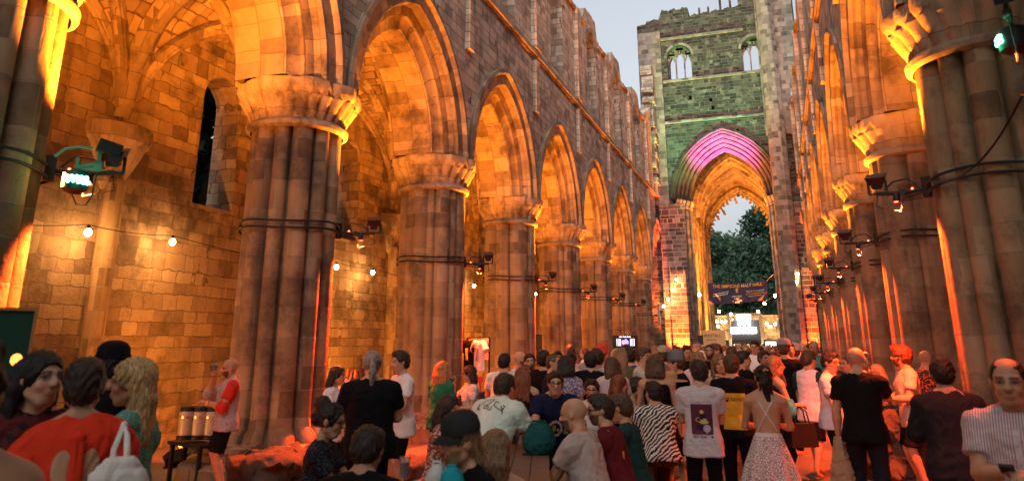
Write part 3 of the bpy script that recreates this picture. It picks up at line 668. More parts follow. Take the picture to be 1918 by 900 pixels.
# moving head with green LEDs hung from the left edge fixture, and its twin at the right edge
def moving_head(loc, rz, label, e, red=0):
    root = empty('moving_head_lamp', loc, rz, label, 'stage lamp', 'green moving head lamps'); root.scale = (.68, .68, .68)
    b = MB(); b.tube([(-.42, 0, .14), (-.3, 0, .27), (-.12, 0, .33), (.06, 0, .32)], .022, 8); b.build('hose', M_GREENLIT, root, smooth=60)
    b = MB(); b.bar((-.1, 0, .02), (.22, 0, .12), .05); b.bar((-.12, 0, -.02), (.24, 0, .02), .04); b.bar((.16, 0, -.02), (.16, 0, .34), .05); b.bar((-.12, 0, -.06), (-.12, 0, .16), .045); b.box((.16, 0, .06), (.1, .1, .08)); b.box((.16, 0, .3), (.09, .09, .06)); b.build('bracket', M_GREENLIT, root)
    b = MB(); b.box((.28, 0, .36), (.34, .22, .17), ry=R(14)); b.box((.36, 0, .2), (.16, .2, .14), ry=R(20)); b.build('power_box', M_BLACK, root)
    b = MB(); b.lathe([(.05, -.02), (.15, -.06), (.175, -.16), (.185, -.26), (.17, -.34), (.08, -.39), (.0, -.4)], (-.1, 0, 0), 20); b.build('lamp_head', M_BLACK, root, smooth=40)
    b = MB()
    for j, z in ((0, -.17), (1, -.235)):
        for i in range(-2, 3): b.ball((-.1+i*.062+.03*j, -.172+abs(i)*.018, z), .036, 8)
    b.build('led', M_LEDG, root, smooth=80)
    b = MB(); b.box((-.265, -.07, -.21), (.035, .1, .2)); b.build('led_rim', M_LEDO, root)
    b = MB(); b.tube([(.16, 0, .0), (.14, .02, -.4), (.08, 0, -.55), (-.05, 0, -.55), (-.12, 0, -.4)], .012, 5); b.build('cable', M_CABLE, root, smooth=60)
    if red: lamp('SPOT', 'red_beam', (.1, 0, -.45), (.3, .15, -2), RED, red, root, .04, 110, .7)
    lamp('POINT', 'green_glow', (-.1, -.36, -.2), None, GREEN, e, root, .1)
    return root
pL = on_y(160, 316, 6.62); moving_head(tuple(pL), R(-38), 'green glowing LED moving head lamp hanging left of the first full pier', 1.2)
pR = np.array([7.0, -1.55, 5.22]); moving_head(tuple(at_depth(1892, 42, 7.2)), R(160), 'green lit lamp bracket in the top right corner of the photo', 3, 350)

# ------------------------------------------------------------------ bulbs along the left aisle
def festoon(name_pts, label, group, bulbs, e=0, size=.05, c=(1, .46, .12)):
    root = empty('festoon_string', name_pts[0], 0, label, 'festoon lights', group)
    o = Vector(name_pts[0]); b = MB(); pts = []
    for p, q in zip(name_pts, name_pts[1:]):
        p, q = Vector(p), Vector(q)
        for t in np.linspace(0, 1, 12)[:-1]:
            v = p.lerp(q, t); v.z -= .05*(q-p).length*4*t*(1-t)*.5; pts.append(v-o)
    pts.append(Vector(name_pts[-1])-o)
    b.tube(pts, .009, 5); b.build('cable', M_CABLE, root, smooth=60)
    for p in bulbs:
        v = Vector(p)-o
        m = MB(); m.ball((v.x, v.y, v.z), size, 12, sc_=(1, 1, 1.15)); m.build('bulb', M_BULB, root, smooth=80)
        m = MB(); m.tube([(v.x, v.y, v.z+size), (v.x, v.y, v.z+size+.07)], size*.5, 8); m.build('bulb_socket', M_BLACK, root, smooth=50)
        if e: lamp('POINT', 'bulb_light', (v.x, v.y-.0, v.z-size-.03), None, c, e, root, .06)
    return root
YB = 11.25
bl = [tuple(on_y(*q, YB)) for q in ((165, 435), (323, 453), (630, 500), (698, 510), (888, 535), (1003, 550))]
ends = [tuple(on_y(-200, 395, YB))]+[(p[0], p[1], p[2]+.13) for p in bl]+[tuple(on_y(1060, 548, YB))]
festoon(ends, 'string of round warm bulbs along the rough left aisle wall', None, bl, 40, .06)
# amber wash of the aisle from lamps standing behind the piers
def ground_flood(loc, aim, label, e, c, cone=110, group='ground floods'):
    root = empty('ground_flood', loc, 0, label, 'floodlight', group)
    b = MB(); b.box((0, 0, .14), (.34, .16, .2), rx=R(-35)); b.build('lamp_head', M_BLACK, root)
    b = MB(); b.bar((-.19, 0, .0), (-.19, 0, .16), .02, .04); b.bar((.19, 0, .0), (.19, 0, .16), .02, .04); b.bar((-.2, 0, .015), (.2, 0, .015), .1, .03); b.build('stand', M_BLACK, root)
    v = Vector(aim)-Vector(loc); v.normalize()
    lamp('SPOT', 'beam', tuple(Vector((0, 0, .3))+v*.12), tuple(Vector((0, 0, .3))+v), c, e, root, .08, cone, .8)
    return root
for k, e in ((0, 260), (1, 280), (2, 420), (3, 420), (4, 400), (5, 300)):
    x = X1+BAY*(k-1)+.3
    ground_flood((x, 9.75, 0), (x+3.0, 11.2, 2.4), f'amber floor lamp behind the {"left edge" if k == 0 else ordn[k-1]+" full left"} pier washing the aisle wall', e*1.2, AMBER, 145, 'amber floor lamps behind the left piers')
# colours on the tower
ground_flood((40.5, 5.6, 0), (XT, 3.0, 16.8), 'green floor lamp beyond the seventh left pier aimed at the tower', 20000, GREEN, 30, 'tower floor lamps')
def cap_lamp(loc, aim, label, e, c, cone):
    root = empty('arch_lamp', loc, 0, label, 'floodlight', 'magenta lamps of the tower arch')
    b = MB(); b.box((0, 0, .08), (.16, .16, .14), ry=R(20), taper=1.2); b.build('lamp_head', M_BLACK, root)
    b = MB(); b.box((0, 0, -.02), (.14, .2, .04)); b.build('foot', M_BLACK, root); v = Vector(aim)-Vector(loc); v.normalize()
    lamp('SPOT', 'beam', tuple(Vector((0, 0, .12))+v*.12), tuple(Vector((0, 0, .12))+v), c, e, root, .06, cone, .6)
for s, nm in ((1, 'left'), (-1, 'right')):
    cap_lamp((47.45, NC-s*1.7, .02), (47.8, NC+s*.1, 14.3), f'small magenta lamp on the ground by the {nm} jamb of the tower arch', 110000, MAGENTA, 21)
for y, lab in ((5.9, 'red floor lamp at the foot of the left crossing pier'), (-1.2, 'red floor lamp at the foot of the right crossing pier')):
    ground_flood((46.6, y, 0), (47.5, y, 6.5), lab, 17000, (1, .085, .012), 66, 'red floor lamps')
for (x, y, ax, ay, az, e, lab) in ((52.5, 4.9, 56, 2.4, 15, 20000, 'orange floor lamp inside the crossing on the left'), (52.5, .1, 56, 2.5, 15, 20000, 'orange floor lamp inside the crossing on the right'), (59.5, 4.9, 62, 2.5, 15, 16000, 'orange floor lamp inside the presbytery on the left'), (59.5, .1, 62, 2.5, 15, 16000, 'orange floor lamp inside the presbytery on the right')):
    ground_flood((x, y, 0), (ax, ay, az), lab, e, (1, .33, .04), 80, 'orange floor lamps')

for s, nm in ((1, 'left'), (-1, 'right')):
    ground_flood((50.5, NC+s*2.1, 0), (48.9, NC-s*.1, 14.0), f'orange floor lamp inside the {nm} jamb of the tower arch', 14000, (1, .30, .03), 60, 'orange floor lamps')
# ------------------------------------------------------------------ people: implicit surfaces, meshed by surface nets
class Field:
    def __init__(s, lo, hi, h):
        s.lo = np.array(lo, np.float32); s.h = h
        s.n = np.maximum(np.ceil((np.array(hi)-s.lo)/h).astype(int)+1, 4); s.D = np.full(s.n, 1., np.float32)
    def sub(s, lo, hi):
        a = np.clip(np.floor((np.array(lo)-s.lo)/s.h).astype(int), 0, s.n-1); b = np.clip(np.ceil((np.array(hi)-s.lo)/s.h).astype(int)+1, a+1, s.n)
        ax = [s.lo[i]+s.h*np.arange(a[i], b[i], dtype=np.float32) for i in range(3)]
        return (slice(a[0], b[0]), slice(a[1], b[1]), slice(a[2], b[2])), np.stack(np.meshgrid(*ax, indexing='ij'), -1)
    def add(s, fn, lo, hi, k=.02, op='u'):
        m = k+2*s.h
        sl, P = s.sub(np.array(lo)-m, np.array(hi)+m); d = fn(P).astype(np.float32); A = s.D[sl]
        if op == 'u':
            hh = np.clip(.5+.5*(A-d)/k, 0, 1); s.D[sl] = A*(1-hh)+d*hh-k*hh*(1-hh)
        else:                                             # subtract
            d = -d; hh = np.clip(.5-.5*(A-d)/k, 0, 1); s.D[sl] = A*(1-hh)+d*hh+k*hh*(1-hh)
    def cone(s, a, b, ra, rb, k=.02, cut=None, op='u'):
        a = np.array(a, np.float32); b = np.array(b, np.float32); ba = b-a; L2 = max(float(ba@ba), 1e-9)
        def fn(P):
            t = ((P-a)@ba)/L2; tc = np.clip(t, 0, 1); d = np.linalg.norm(P-a-tc[..., None]*ba, axis=-1)-(ra+(rb-ra)*tc)
            if cut: d = np.maximum(d, (t-1)*math.sqrt(L2)) if cut == 'end' else np.maximum(np.maximum(d, (t-1)*math.sqrt(L2)), -t*math.sqrt(L2))
            return d
        r = max(ra, rb); s.add(fn, np.minimum(a, b)-r, np.maximum(a, b)+r, k, op)
    def ell(s, c, r, M=None, k=.02, op='u'):
        c = np.array(c, np.float32); r = np.array(r, np.float32)
        def fn(P):
            q = (P-c) if M is None else (P-c)@M
            k0 = np.linalg.norm(q/r, axis=-1); k1 = np.linalg.norm(q/(r*r), axis=-1); return k0*(k0-1)/np.maximum(k1, 1e-6)
        R_ = float(r.max()); s.add(fn, c-R_, c+R_, k, op)
    def loft(s, O, M, z, w, d, xc, k=.02, n=2.3, fold=0, ph=0):
        """stack of ovals: frame O, M (columns = axes); z, half width, half depth, forward shift"""
        O = np.array(O, np.float32); z = np.array(z); w = np.array(w); d = np.array(d); xc = np.array(xc)
        def fn(P):
            q = (P-O)@M; zz = q[..., 2]; W = np.interp(zz, z, w); Dd = np.interp(zz, z, d); X = np.interp(zz, z, xc)
            x_ = np.abs(q[..., 0]-X)/Dd; y_ = np.abs(q[..., 1])/W
            rr = (x_**n+y_**n)**(1/n)
            if fold: rr = rr*(1+fold*np.interp(zz, [z[0], z[-1]], [1, 0])*np.sin(9*np.arctan2(q[..., 1], q[..., 0]-X)+ph))
            return np.maximum(np.maximum((rr-1)*np.minimum(W, Dd), z[0]-zz), zz-z[-1])
        m = max(w.max(), d.max()+np.abs(xc).max())
        cs = np.array([O+M@np.array([sx*m, sy*m, zz]) for sx in (-1, 1) for sy in (-1, 1) for zz in (z[0], z[-1])])
        s.add(fn, cs.min(0), cs.max(0), k)
    def mesh(s):
        D = s.D; I = D < 0; n = s.n; cn = n-1
        acc = np.zeros((int(np.prod(cn)), 3), np.float32); cnt = np.zeros(int(np.prod(cn)), np.int32); st = np.array([cn[1]*cn[2], cn[2], 1]); quads = []
        for ax in range(3):
            s0 = [slice(None)]*3; s1 = [slice(None)]*3; s0[ax] = slice(0, -1); s1[ax] = slice(1, None)
            X = I[tuple(s0)] != I[tuple(s1)]; idx = np.argwhere(X)
            if not len(idx): continue
            d0 = D[tuple(s0)][X]; d1 = D[tuple(s1)][X]; p = idx.astype(np.float32); p[:, ax] += d0/(d0-d1)
            o = [a for a in range(3) if a != ax]; ring = []
            for da, db in ((0, 0), (-1, 0), (-1, -1), (0, -1)):
                c = idx.copy(); c[:, o[0]] += da; c[:, o[1]] += db
                ok = (c[:, o[0]] >= 0) & (c[:, o[1]] >= 0) & (c[:, o[0]] < cn[o[0]]) & (c[:, o[1]] < cn[o[1]])
                li = np.where(ok, np.clip(c, 0, cn-1)@st, -1); ring.append(li)
                np.add.at(acc, li[ok], p[ok]); np.add.at(cnt, li[ok], 1)
            q = np.stack(ring, 1); flip = I[tuple(s0)][X]
            if ax == 1: flip = ~flip
            q = np.where(flip[:, None], q[:, ::-1], q); quads.append(q[(q >= 0).all(1)])
        used = np.flatnonzero(cnt); mp = np.full(len(cnt), -1); mp[used] = np.arange(len(used))
        V = s.lo+s.h*(acc[used]/cnt[used][:, None]); F = mp[np.concatenate(quads)] if quads else np.zeros((0, 4), int)
        return V, F[:, ::-1]
_rg = np.random.RandomState(4); _T = _rg.rand(32, 32, 32).astype(np.float32)
def vnoise(P):
    i = np.floor(P).astype(int); f = P-i; f = f*f*(3-2*f); o = 0
    for dx in (0, 1):
        for dy in (0, 1):
            for dz in (0, 1):
                o = o+_T[(i[:, 0]+dx) % 32, (i[:, 1]+dy) % 32, (i[:, 2]+dz) % 32]*(f[:, 0] if dx else 1-f[:, 0])*(f[:, 1] if dy else 1-f[:, 1])*(f[:, 2] if dz else 1-f[:, 2])
    return o-.5
def crumple(V, F, amt, seed=0, vert=.45):
    a, b, c, d = (V[F[:, k]] for k in range(4)); n = np.cross(c-a, d-b); N_ = np.zeros_like(V)
    for k in range(4): np.add.at(N_, F[:, k], n)
    N_ /= np.maximum(np.linalg.norm(N_, axis=1), 1e-9)[:, None]
    M = rotx(.5+seed)@roty(.6*seed); P = (V@M)*np.array([15, 15, 15*vert])+seed*7.3
    w_ = np.stack([vnoise(P*.6+3), vnoise(P*.6+11), vnoise(P*.6+19)], 1)*2.2
    h_ = 1-2*np.abs(vnoise(P+w_)); h2 = 1-2*np.abs(vnoise(P*2.1+w_*1.3+5))
    return V+N_*((h_-.42)*amt+(h2-.5)*amt*.4)[:, None]
def mesh_obj(name, V, F, mat, parent, colr=None):
    me = bpy.data.meshes.new(name); nv, nf = len(V), len(F)
    me.vertices.add(nv); me.vertices.foreach_set('co', V.astype(np.float32).ravel()); me.loops.add(nf*4); me.loops.foreach_set('vertex_index', F.astype(np.int32).ravel())
    me.polygons.add(nf); me.polygons.foreach_set('loop_start', np.arange(0, nf*4, 4, dtype=np.int32)); me.polygons.foreach_set('use_smooth', np.ones(nf, bool))
    me.update(calc_edges=True); me.materials.append(mat)
    if colr is not None:
        a = me.color_attributes.new('Col', 'FLOAT_COLOR', 'POINT'); a.data.foreach_set('color', np.concatenate([colr, np.ones((nv, 1))], 1).astype(np.float32).ravel())
    o = bpy.data.objects.new(name, me); col.objects.link(o); o.parent = parent; return o
# --- materials of people
def skin_mat():
    m, n, b, N, L = nodes('skin'); at = N('ShaderNodeVertexColor'); at.layer_name = 'Col'; L(at.outputs['Color'], b.inputs['Base Color'])
    b.inputs['Roughness'].default_value = .5; b.inputs['Specular IOR Level'].default_value = .4
    b.inputs['Subsurface Weight'].default_value = .08; b.inputs['Subsurface Radius'].default_value = (.012, .005, .003); b.inputs['Subsurface Scale'].default_value = .6
    return m
M_SKIN = skin_mat()
def fabric(c, pat=None, c2=None, sc_=1., rough=.85, key=None):
    name = 'fabric_'+(pat or 'plain')+'_%02x%02x%02x' % tuple(int(min(x, 1)*255) for x in c)+(('_%02x%02x%02x' % tuple(int(min(x, 1)*255) for x in c2)) if c2 else '')+('_%d' % int(sc_*10))
    if name in MATS: return MATS[name]
    m, n, b, N, L = nodes(name); tc = N('ShaderNodeTexCoord'); O = tc.outputs['Object']
    no = N('ShaderNodeTexNoise'); no.inputs['Scale'].default_value = 7; no.inputs['Detail'].default_value = 4; L(O, no.inputs['Vector'])
    def mixc(f, a, c_):
        q = N('ShaderNodeMix'); q.data_type = 'RGBA'; L(f, q.inputs[0])
        for k, x in ((6, a), (7, c_)):
            if hasattr(x, 'node'): L(x, q.inputs[k])
            else: q.inputs[k].default_value = (*x, 1)
        return q.outputs[2]
    c = [min(x*1.05, .8) for x in c]; c2 = [min(x*1.05, .8) for x in c2] if c2 else None
    cc = mixc(no.outputs['Fac'], [x*.82 for x in c], [min(1, x*1.12) for x in c])
    if pat:
        f = None
        if pat in ('stripe_v', 'stripe_h'):
            wv = N('ShaderNodeTexWave'); wv.inputs['Scale'].default_value = 9*sc_; wv.inputs['Distortion'].default_value = .6; wv.bands_direction = 'Z' if pat == 'stripe_h' else 'Y'; L(O, wv.inputs['Vector']); f = wv.outputs['Fac']; lo, hi = .72, .86
        elif pat == 'zebra':
            wv = N('ShaderNodeTexWave'); wv.inputs['Scale'].default_value = 9*sc_; wv.inputs['Distortion'].default_value = 5.5; wv.inputs['Detail Scale'].default_value = 1.2; wv.bands_direction = 'DIAGONAL'; L(O, wv.inputs['Vector']); f = wv.outputs['Fac']; lo, hi = .42, .58
        elif pat == 'dots':
            vo = N('ShaderNodeTexVoronoi'); vo.inputs['Scale'].default_value = 45*sc_; L(O, vo.inputs['Vector']); f = vo.outputs['Distance']; lo, hi = .34, .26
        elif pat == 'lace':
            vo = N('ShaderNodeTexVoronoi'); vo.inputs['Scale'].default_value = 40*sc_; vo.feature = 'DISTANCE_TO_EDGE'; L(O, vo.inputs['Vector']); f = vo.outputs['Distance']; lo, hi = .16, .06
        else:
            nz = N('ShaderNodeTexNoise'); nz.inputs['Scale'].default_value = 26*sc_; nz.inputs['Detail'].default_value = 2; L(O, nz.inputs['Vector']); f = nz.outputs['Fac']; lo, hi = .50, .58
        mr = N('ShaderNodeMapRange'); mr.inputs[1].default_value = lo; mr.inputs[2].default_value = hi; L(f, mr.inputs[0]); cc = mixc(mr.outputs[0], cc, c2)
    L(cc, b.inputs['Base Color']); b.inputs['Roughness'].default_value = rough; b.inputs['Specular IOR Level'].default_value = .12
    mp = N('ShaderNodeMapping'); mp.inputs['Scale'].default_value = (9, 9, 5); mp.inputs['Rotation'].default_value = (.5, .4, .6); L(O, mp.inputs[0])
    w1 = N('ShaderNodeTexNoise'); w1.inputs['Scale'].default_value = 1; w1.inputs['Detail'].default_value = 3; w1.inputs['Distortion'].default_value = 1.2; L(mp.outputs[0], w1.inputs['Vector'])
    bp = N('ShaderNodeBump'); bp.inputs['Strength'].default_value = .55; bp.inputs['Distance'].default_value = .035; L(w1.outputs['Fac'], bp.inputs['Height']); L(bp.outputs[0], b.inputs['Normal'])
    MATS[name] = m; return m
def hair_mat(c):
    name = 'hair_%02x%02x%02x' % tuple(int(x*255) for x in c)
    if name in MATS: return MATS[name]
    m, n, b, N, L = nodes(name); tc = N('ShaderNodeTexCoord'); mp = N('ShaderNodeMapping'); mp.inputs['Scale'].default_value = (110, 110, 12); L(tc.outputs['Object'], mp.inputs[0])
    no = N('ShaderNodeTexNoise'); no.inputs['Scale'].default_value = 1; no.inputs['Detail'].default_value = 4; no.inputs['Distortion'].default_value = .8; L(mp.outputs[0], no.inputs['Vector'])
    rp = N('ShaderNodeValToRGB'); rp.color_ramp.elements[0].position = .3; rp.color_ramp.elements[0].color = (*[x*.25 for x in c], 1); rp.color_ramp.elements[1].position = .7; rp.color_ramp.elements[1].color = (*[min(1, x*1.7) for x in c], 1)
    L(no.outputs['Fac'], rp.inputs[0]); L(rp.outputs[0], b.inputs['Base Color']); b.inputs['Roughness'].default_value = .45; b.inputs['Specular IOR Level'].default_value = .35
    bp = N('ShaderNodeBump'); bp.inputs['Strength'].default_value = .8; bp.inputs['Distance'].default_value = .01; L(no.outputs['Fac'], bp.inputs['Height']); L(bp.outputs[0], b.inputs['Normal'])
    MATS[name] = m; return m
HAIRC = dict(black=(.012, .009, .008), dark=(.028, .016, .010), brown=(.075, .04, .02), auburn=(.16, .05, .018), ginger=(.40, .16, .045), blonde=(.50, .32, .13), grey=(.22, .20, .18), white=(.5, .48, .45), light=(.22, .13, .06))
SKINC = [(.50, .275, .16), (.45, .235, .13), (.54, .315, .195), (.35, .20, .125), (.19, .10, .055)]
def rotz(a): c, s_ = math.cos(a), math.sin(a); return np.array([[c, -s_, 0], [s_, c, 0], [0, 0, 1.]])
def roty(a): c, s_ = math.cos(a), math.sin(a); return np.array([[c, 0, s_], [0, 1, 0], [-s_, 0, c]])
def rotx(a): c, s_ = math.cos(a), math.sin(a); return np.array([[1, 0, 0], [0, c, -s_], [0, s_, c]])
def ik(a, t, l1, l2, pole):
    d = t-a; L_ = np.linalg.norm(d); L_ = min(max(L_, .08), (l1+l2)*.995); d = d/np.linalg.norm(d); t = a+d*L_
    c = (l1*l1+L_*L_-l2*l2)/(2*l1*L_); h_ = l1*math.sqrt(max(1-c*c, 0)); p = pole-d*(pole@d); p /= max(np.linalg.norm(p), 1e-6)
    return a+d*l1*c+p*h_, t
ARM = dict(down=(.06, .07, -.545), hold=(.30, -.06, -.27), drink=(.27, -.09, .02), sip=(.24, -.14, .10), phone=(.30, -.13, -.22), table=(.40, -.05, -.36), pocket=(.05, .09, -.47), lean=(.36, .03, -.50), hip=(.02, .10, -.40), back=(-.10, -.02, -.46), swing=(.16, .05, -.52), swingb=(-.16, .06, -.50), fwd=(.48, -.02, -.14), chin=(.24, -.10, -.02), bag=(.02, .10, -.54))
def make_person(label, x, top, D, ang, pose='stand', arms=('down', 'down'), hair='short', hc='brown', skin=0, shirt='tee', sc_=(.5, .5, .5), sp=None, pants='long', pc=(.02, .02, .025), pp=None, lean=None, head=(0, 0), beard=None, glasses=None, res=None,
                fem=False, build=1.0, seat=.56, hat=None, group=None, walk=0, hs=1.09, lift=0, roll=0, blink=0, bag=None, shoes=True, sleeve=None, name='person', top0=0):
    cat = 'person'
    D *= 1.0 if lift else 1.24 if D < 13.2 and not group else (1.10 if D < 20 else 1.0)
    hs *= 1.0
    base = at_depth(x, top, D); ztop = base[2]
    lean = lean if lean is not None else {'stand': 2, 'sit': 9, 'lean': 42}[pose]
    sit = pose == 'sit'
    rq = random.Random(int(x*7+top*3+D*11))
    if head == (0, 0): head = (rq.uniform(-26, 26), rq.uniform(-4, 9))
    if group and pose == 'stand': lean = rq.uniform(-2, 7); roll = rq.uniform(-4, 4); build = build*rq.uniform(.92, 1.12)
    hz = (.50 if sit else .93)
    # skeleton for a 1.75 m figure
    Rt = roty(R(lean))@rotx(R(roll))
    hip = np.array([0, 0, hz])
    up = lambda v: hip+Rt@np.array(v, float)
    neck = up((-.012, 0, .545)); hc_ = up((.012, 0, .545))+(Rt*.35+np.eye(3)*.65)@np.array([.02, 0, .155*hs*.5+.075])
    Rh = rotz(R(head[0]))@roty(R(head[1])+R(lean)*.35)
    topc = hc_[2]+.118*hs+(.015 if hair not in ('bald', 'none') else 0)
    S = (ztop-lift)/topc if not sit else 1.0
    if sit: S = 1.06; hz2 = ztop-lift-topc*S              # sitters keep their size; the bench takes the height
    else: hz2 = 0
    S = min(max(S, .82), 1.2)
    los = np.array([base[0], base[1]]); los /= np.linalg.norm(los); rt_ = np.array([los[1], -los[0]])
    fv = -los*math.cos(R(ang))+rt_*math.sin(R(ang)); rz = math.atan2(fv[1], fv[0])
    off = np.array([hc_[0], hc_[1]])*S*(0 if not (sit or pose == 'lean') else 1)
    c_, s_ = math.cos(rz), math.sin(rz)
    loc = (base[0]-(c_*off[0]-s_*off[1]), base[1]-(s_*off[0]+c_*off[1]), lift+hz2)
    root = empty(name, loc, rz, label, cat, group); root.scale = (S, S, S)
    h = res or (.0095 if D < 4.6 else .012 if D < 8 else .016 if D < 12.5 else .024 if D < 22 else .034); h = h/1.0
    rr = random.Random(hash((round(x), round(top), round(D*10))) & 0xffff)
    # limbs
    shw = (.172 if fem else .195)*build**.5
    sh = [up((-.005, s*shw, .458)) for s in (1, -1)]
    hands = []; elbows = []
    for i, s in enumerate((1, -1)):
        t = ARM[arms[i]] if isinstance(arms[i], str) else arms[i]
        Ra = roty(R(lean)*.55) if pose != 'lean' else np.eye(3)
        tgt = sh[i]+Ra@np.array([t[0], s*t[1], t[2]])
        pole = np.array([-.55, s*.55, -.6]) if arms[i] != 'lean' else np.array([-.2, s*.9, .1])
        e, w_ = ik(sh[i], tgt, .285, .25, pole); elbows.append(e); hands.append(w_)
    hips = [hip+np.array([0, s*.092, -.015]) for s in (1, -1)]
    knees, ankles = [], []
    for i, s in enumerate((1, -1)):
        if sit:
            kn = hips[i]+np.array([.43, s*.05, .01]); an = kn+np.array([-.05+.06*s*.5, 0, -.43])
        else:
            st = walk*(s)*.24; an = np.array([st+(-.02), s*(.10+.02*abs(walk)), .085]); kn, an = ik(hips[i], an, .435, .425, np.array([1., s*.15, 0]))
        knees.append(kn); ankles.append(an)
    sk = np.array(SKINC[skin])*rr.uniform(.93, 1.07)
    lo = np.array([-.62, -.62, -.02]); hi = np.array([.95, .62, hc_[2]+.2])
    allp = np.array([hip, neck, hc_]+hands+elbows+knees+ankles+sh); lo = allp.min(0)-np.array([.24, .24, .14]); hi = allp.max(0)+np.array([.24, .24, .16])
    legs_bare = pants in ('shorts', 'skirt', 'dress', 'short_dress')
    F = Field(lo, hi, h)
    bw = build
    # ---- body
    F.loft(hip, Rt, [-.06, .03, .14, .30, .40, .475, .53], np.array([.15, .163, .138 if not fem else .118, .15 if not fem else .138, .165 if not fem else .145, .13, .06])*bw, np.array([.10, .115, .10, .112, .108, .075, .055])*bw, [0, -.005, .0, .008, 0, -.012, -.015], .03)
    F.cone(up((-.018, 0, .49)), hc_+Rh@np.array([-.022, 0, -.05])*hs, .062 if not fem else .05, .055 if not fem else .046, .02)
    for i, s in enumerate((1, -1)):
        F.cone(up((-.03, s*.03, .565)), up((-.015, s*.135, .488)), .036*bw, .05*bw, .03)
        F.cone(up((-.008, s*shw*.55, .475)), sh[i], .055*bw, .058*bw**.5, .03)
        a_ = (.055 if not fem else .044)*bw**.5
        F.cone(sh[i], elbows[i], a_*1.05, a_*.78, .025)
        w_ = hands[i]; fd = (w_-elbows[i]); fd /= np.linalg.norm(fd)
        F.cone(elbows[i], elbows[i]+fd*.09, a_*.80, a_*.84, .02); F.cone(elbows[i]+fd*.08, w_, a_*.84, a_*.55, .02)
        # hand: palm, four fingers, thumb
        side = np.cross(fd, np.array([0, 0, 1.])); side = side/np.linalg.norm(side) if np.linalg.norm(side) > .2 else np.array([0, -s, 0.]); pn = np.cross(side, fd)
        curl = -pn if arms[i] not in ('down', 'swing', 'swingb', 'bag') else np.array([0, -s, 0.])*1.
        if arms[i] in ('down', 'swing', 'swingb', 'bag'): side = np.array([1., 0, 0]); side = side-fd*(side@fd); side /= np.linalg.norm(side); curl = np.cross(fd, side)*(1 if np.cross(fd, side)[1]*-s > 0 else -1)
        pm = w_+fd*.085
        for q in (-.022, 0, .022): F.cone(w_+side*q*.6, pm+side*q, .017, .016, .012)
        if h < .0125:
            for q, ln in ((-.030, .060), (-.010, .074), (.010, .080), (.030, .070)):
                p0 = pm+side*q; p1 = p0+(fd*.75+curl*.55)*ln*.55; p2 = p1+(fd*.15+curl*.9)*ln*.5
                F.cone(p0, p1, .0100, .0092, .004); F.cone(p1, p2, .0092, .008, .004)
            ths = side*(-1 if s > 0 else 1) if False else side
            F.cone(w_+fd*.025+ths*.022, w_+fd*.06+ths*.048+curl*.012, .013, .011, .006); F.cone(w_+fd*.06+ths*.048+curl*.012, w_+fd*.09+ths*.05+curl*.035, .011, .009, .004)
        else:
            F.cone(pm, pm+fd*.05+curl*.04, .026, .018, .012); F.cone(w_+fd*.03+side*.02, w_+fd*.07+side*.045, .013, .010, .01)
        if legs_bare or pants == 'none':
            f_ = (1.0 if not fem else .92)*bw**.4
            F.cone(hips[i], knees[i], .085*f_, .056*f_, .03); kf = ankles[i]-knees[i]; F.cone(knees[i], knees[i]+kf*.3, .055*f_, .056*f_, .02); F.cone(knees[i]+kf*.3, ankles[i], .056*f_, .036*f_, .02)
            F.cone(ankles[i], ankles[i]+np.array([.14, 0, -.05]), .038, .028, .02)
    # ---- head
    H = lambda v: hc_+Rh@(np.array(v, float)*hs)
    fr = (.94 if fem else 1.)*hs
    F.ell(H((-.012, 0, .028)), np.array([.100, .079, .088])*fr, Rh, .02); F.ell(H((.022, 0, -.035)), np.array([.070, .060, .078])*fr, Rh, .03)
    F.cone(H((.05, .018, -.092)), H((.05, -.018, -.092)), .026*fr, .026*fr, .025); F.cone(H((.0, .05, -.06)), H((.045, .022, -.088)), .02*fr, .02*fr, .02); F.cone(H((.0, -.05, -.06)), H((.045, -.022, -.088)), .02*fr, .02*fr, .02)
    if h < .026:
        F.cone(H((.084, 0, .018)), H((.108, 0, -.022)), .010*fr, .015*fr, .01); F.cone(H((.100, .012, -.026)), H((.100, -.012, -.026)), .010*fr, .010*fr, .008)
        F.cone(H((.076, .042, .026)), H((.084, .012, .026)), .013*fr, .012*fr, .012); F.cone(H((.076, -.042, .026)), H((.084, -.012, .026)), .013*fr, .012*fr, .012)
        for s in (1, -1): F.ell(H((-.008, s*.080, -.004)), np.array([.022, .011, .033])*hs, Rh, .006); F.ell(H((.060, s*.038, -.03)), np.array([.025, .022, .022])*fr, Rh, .02); F.ell(H((.093, s*.032, .004)), np.array([.014, .018, .010])*fr, Rh, .008, 's')
        F.cone(H((.086, .018, -.057)), H((.086, -.018, -.057)), .009*fr, .009*fr, .006); F.cone(H((.085, .014, -.067)), H((.085, -.014, -.067)), .009*fr, .009*fr, .006)
    V, Fa = F.mesh()
    q = ((V-hc_)@Rh)/hs
    C = np.tile(sk, (len(V), 1)); inh = (np.abs(q[:, 2]) < .16) & (np.abs(q[:, 1]) < .11) & (np.abs(q[:, 0]) < .15)
    n1 = np.sin(V[:, 0]*41)*np.sin(V[:, 1]*37+1)*np.sin(V[:, 2]*29+2); C *= (1+.06*n1)[:, None]
    def blot(m, c, a=1.): C[m] = C[m]*(1-a)+np.array(c)*a
    blot(inh & (q[:, 0] > .02) & (np.abs(np.abs(q[:, 1])-.042) < .024) & (np.abs(q[:, 2]+.028) < .026), sk*np.array([1.12, .82, .78]), .5)
    blot(inh & (q[:, 0] > .06) & (np.abs(q[:, 1]) < .024) & (q[:, 2] < -.051) & (q[:, 2] > -.071), sk*np.array([.85, .52, .48]), .7)
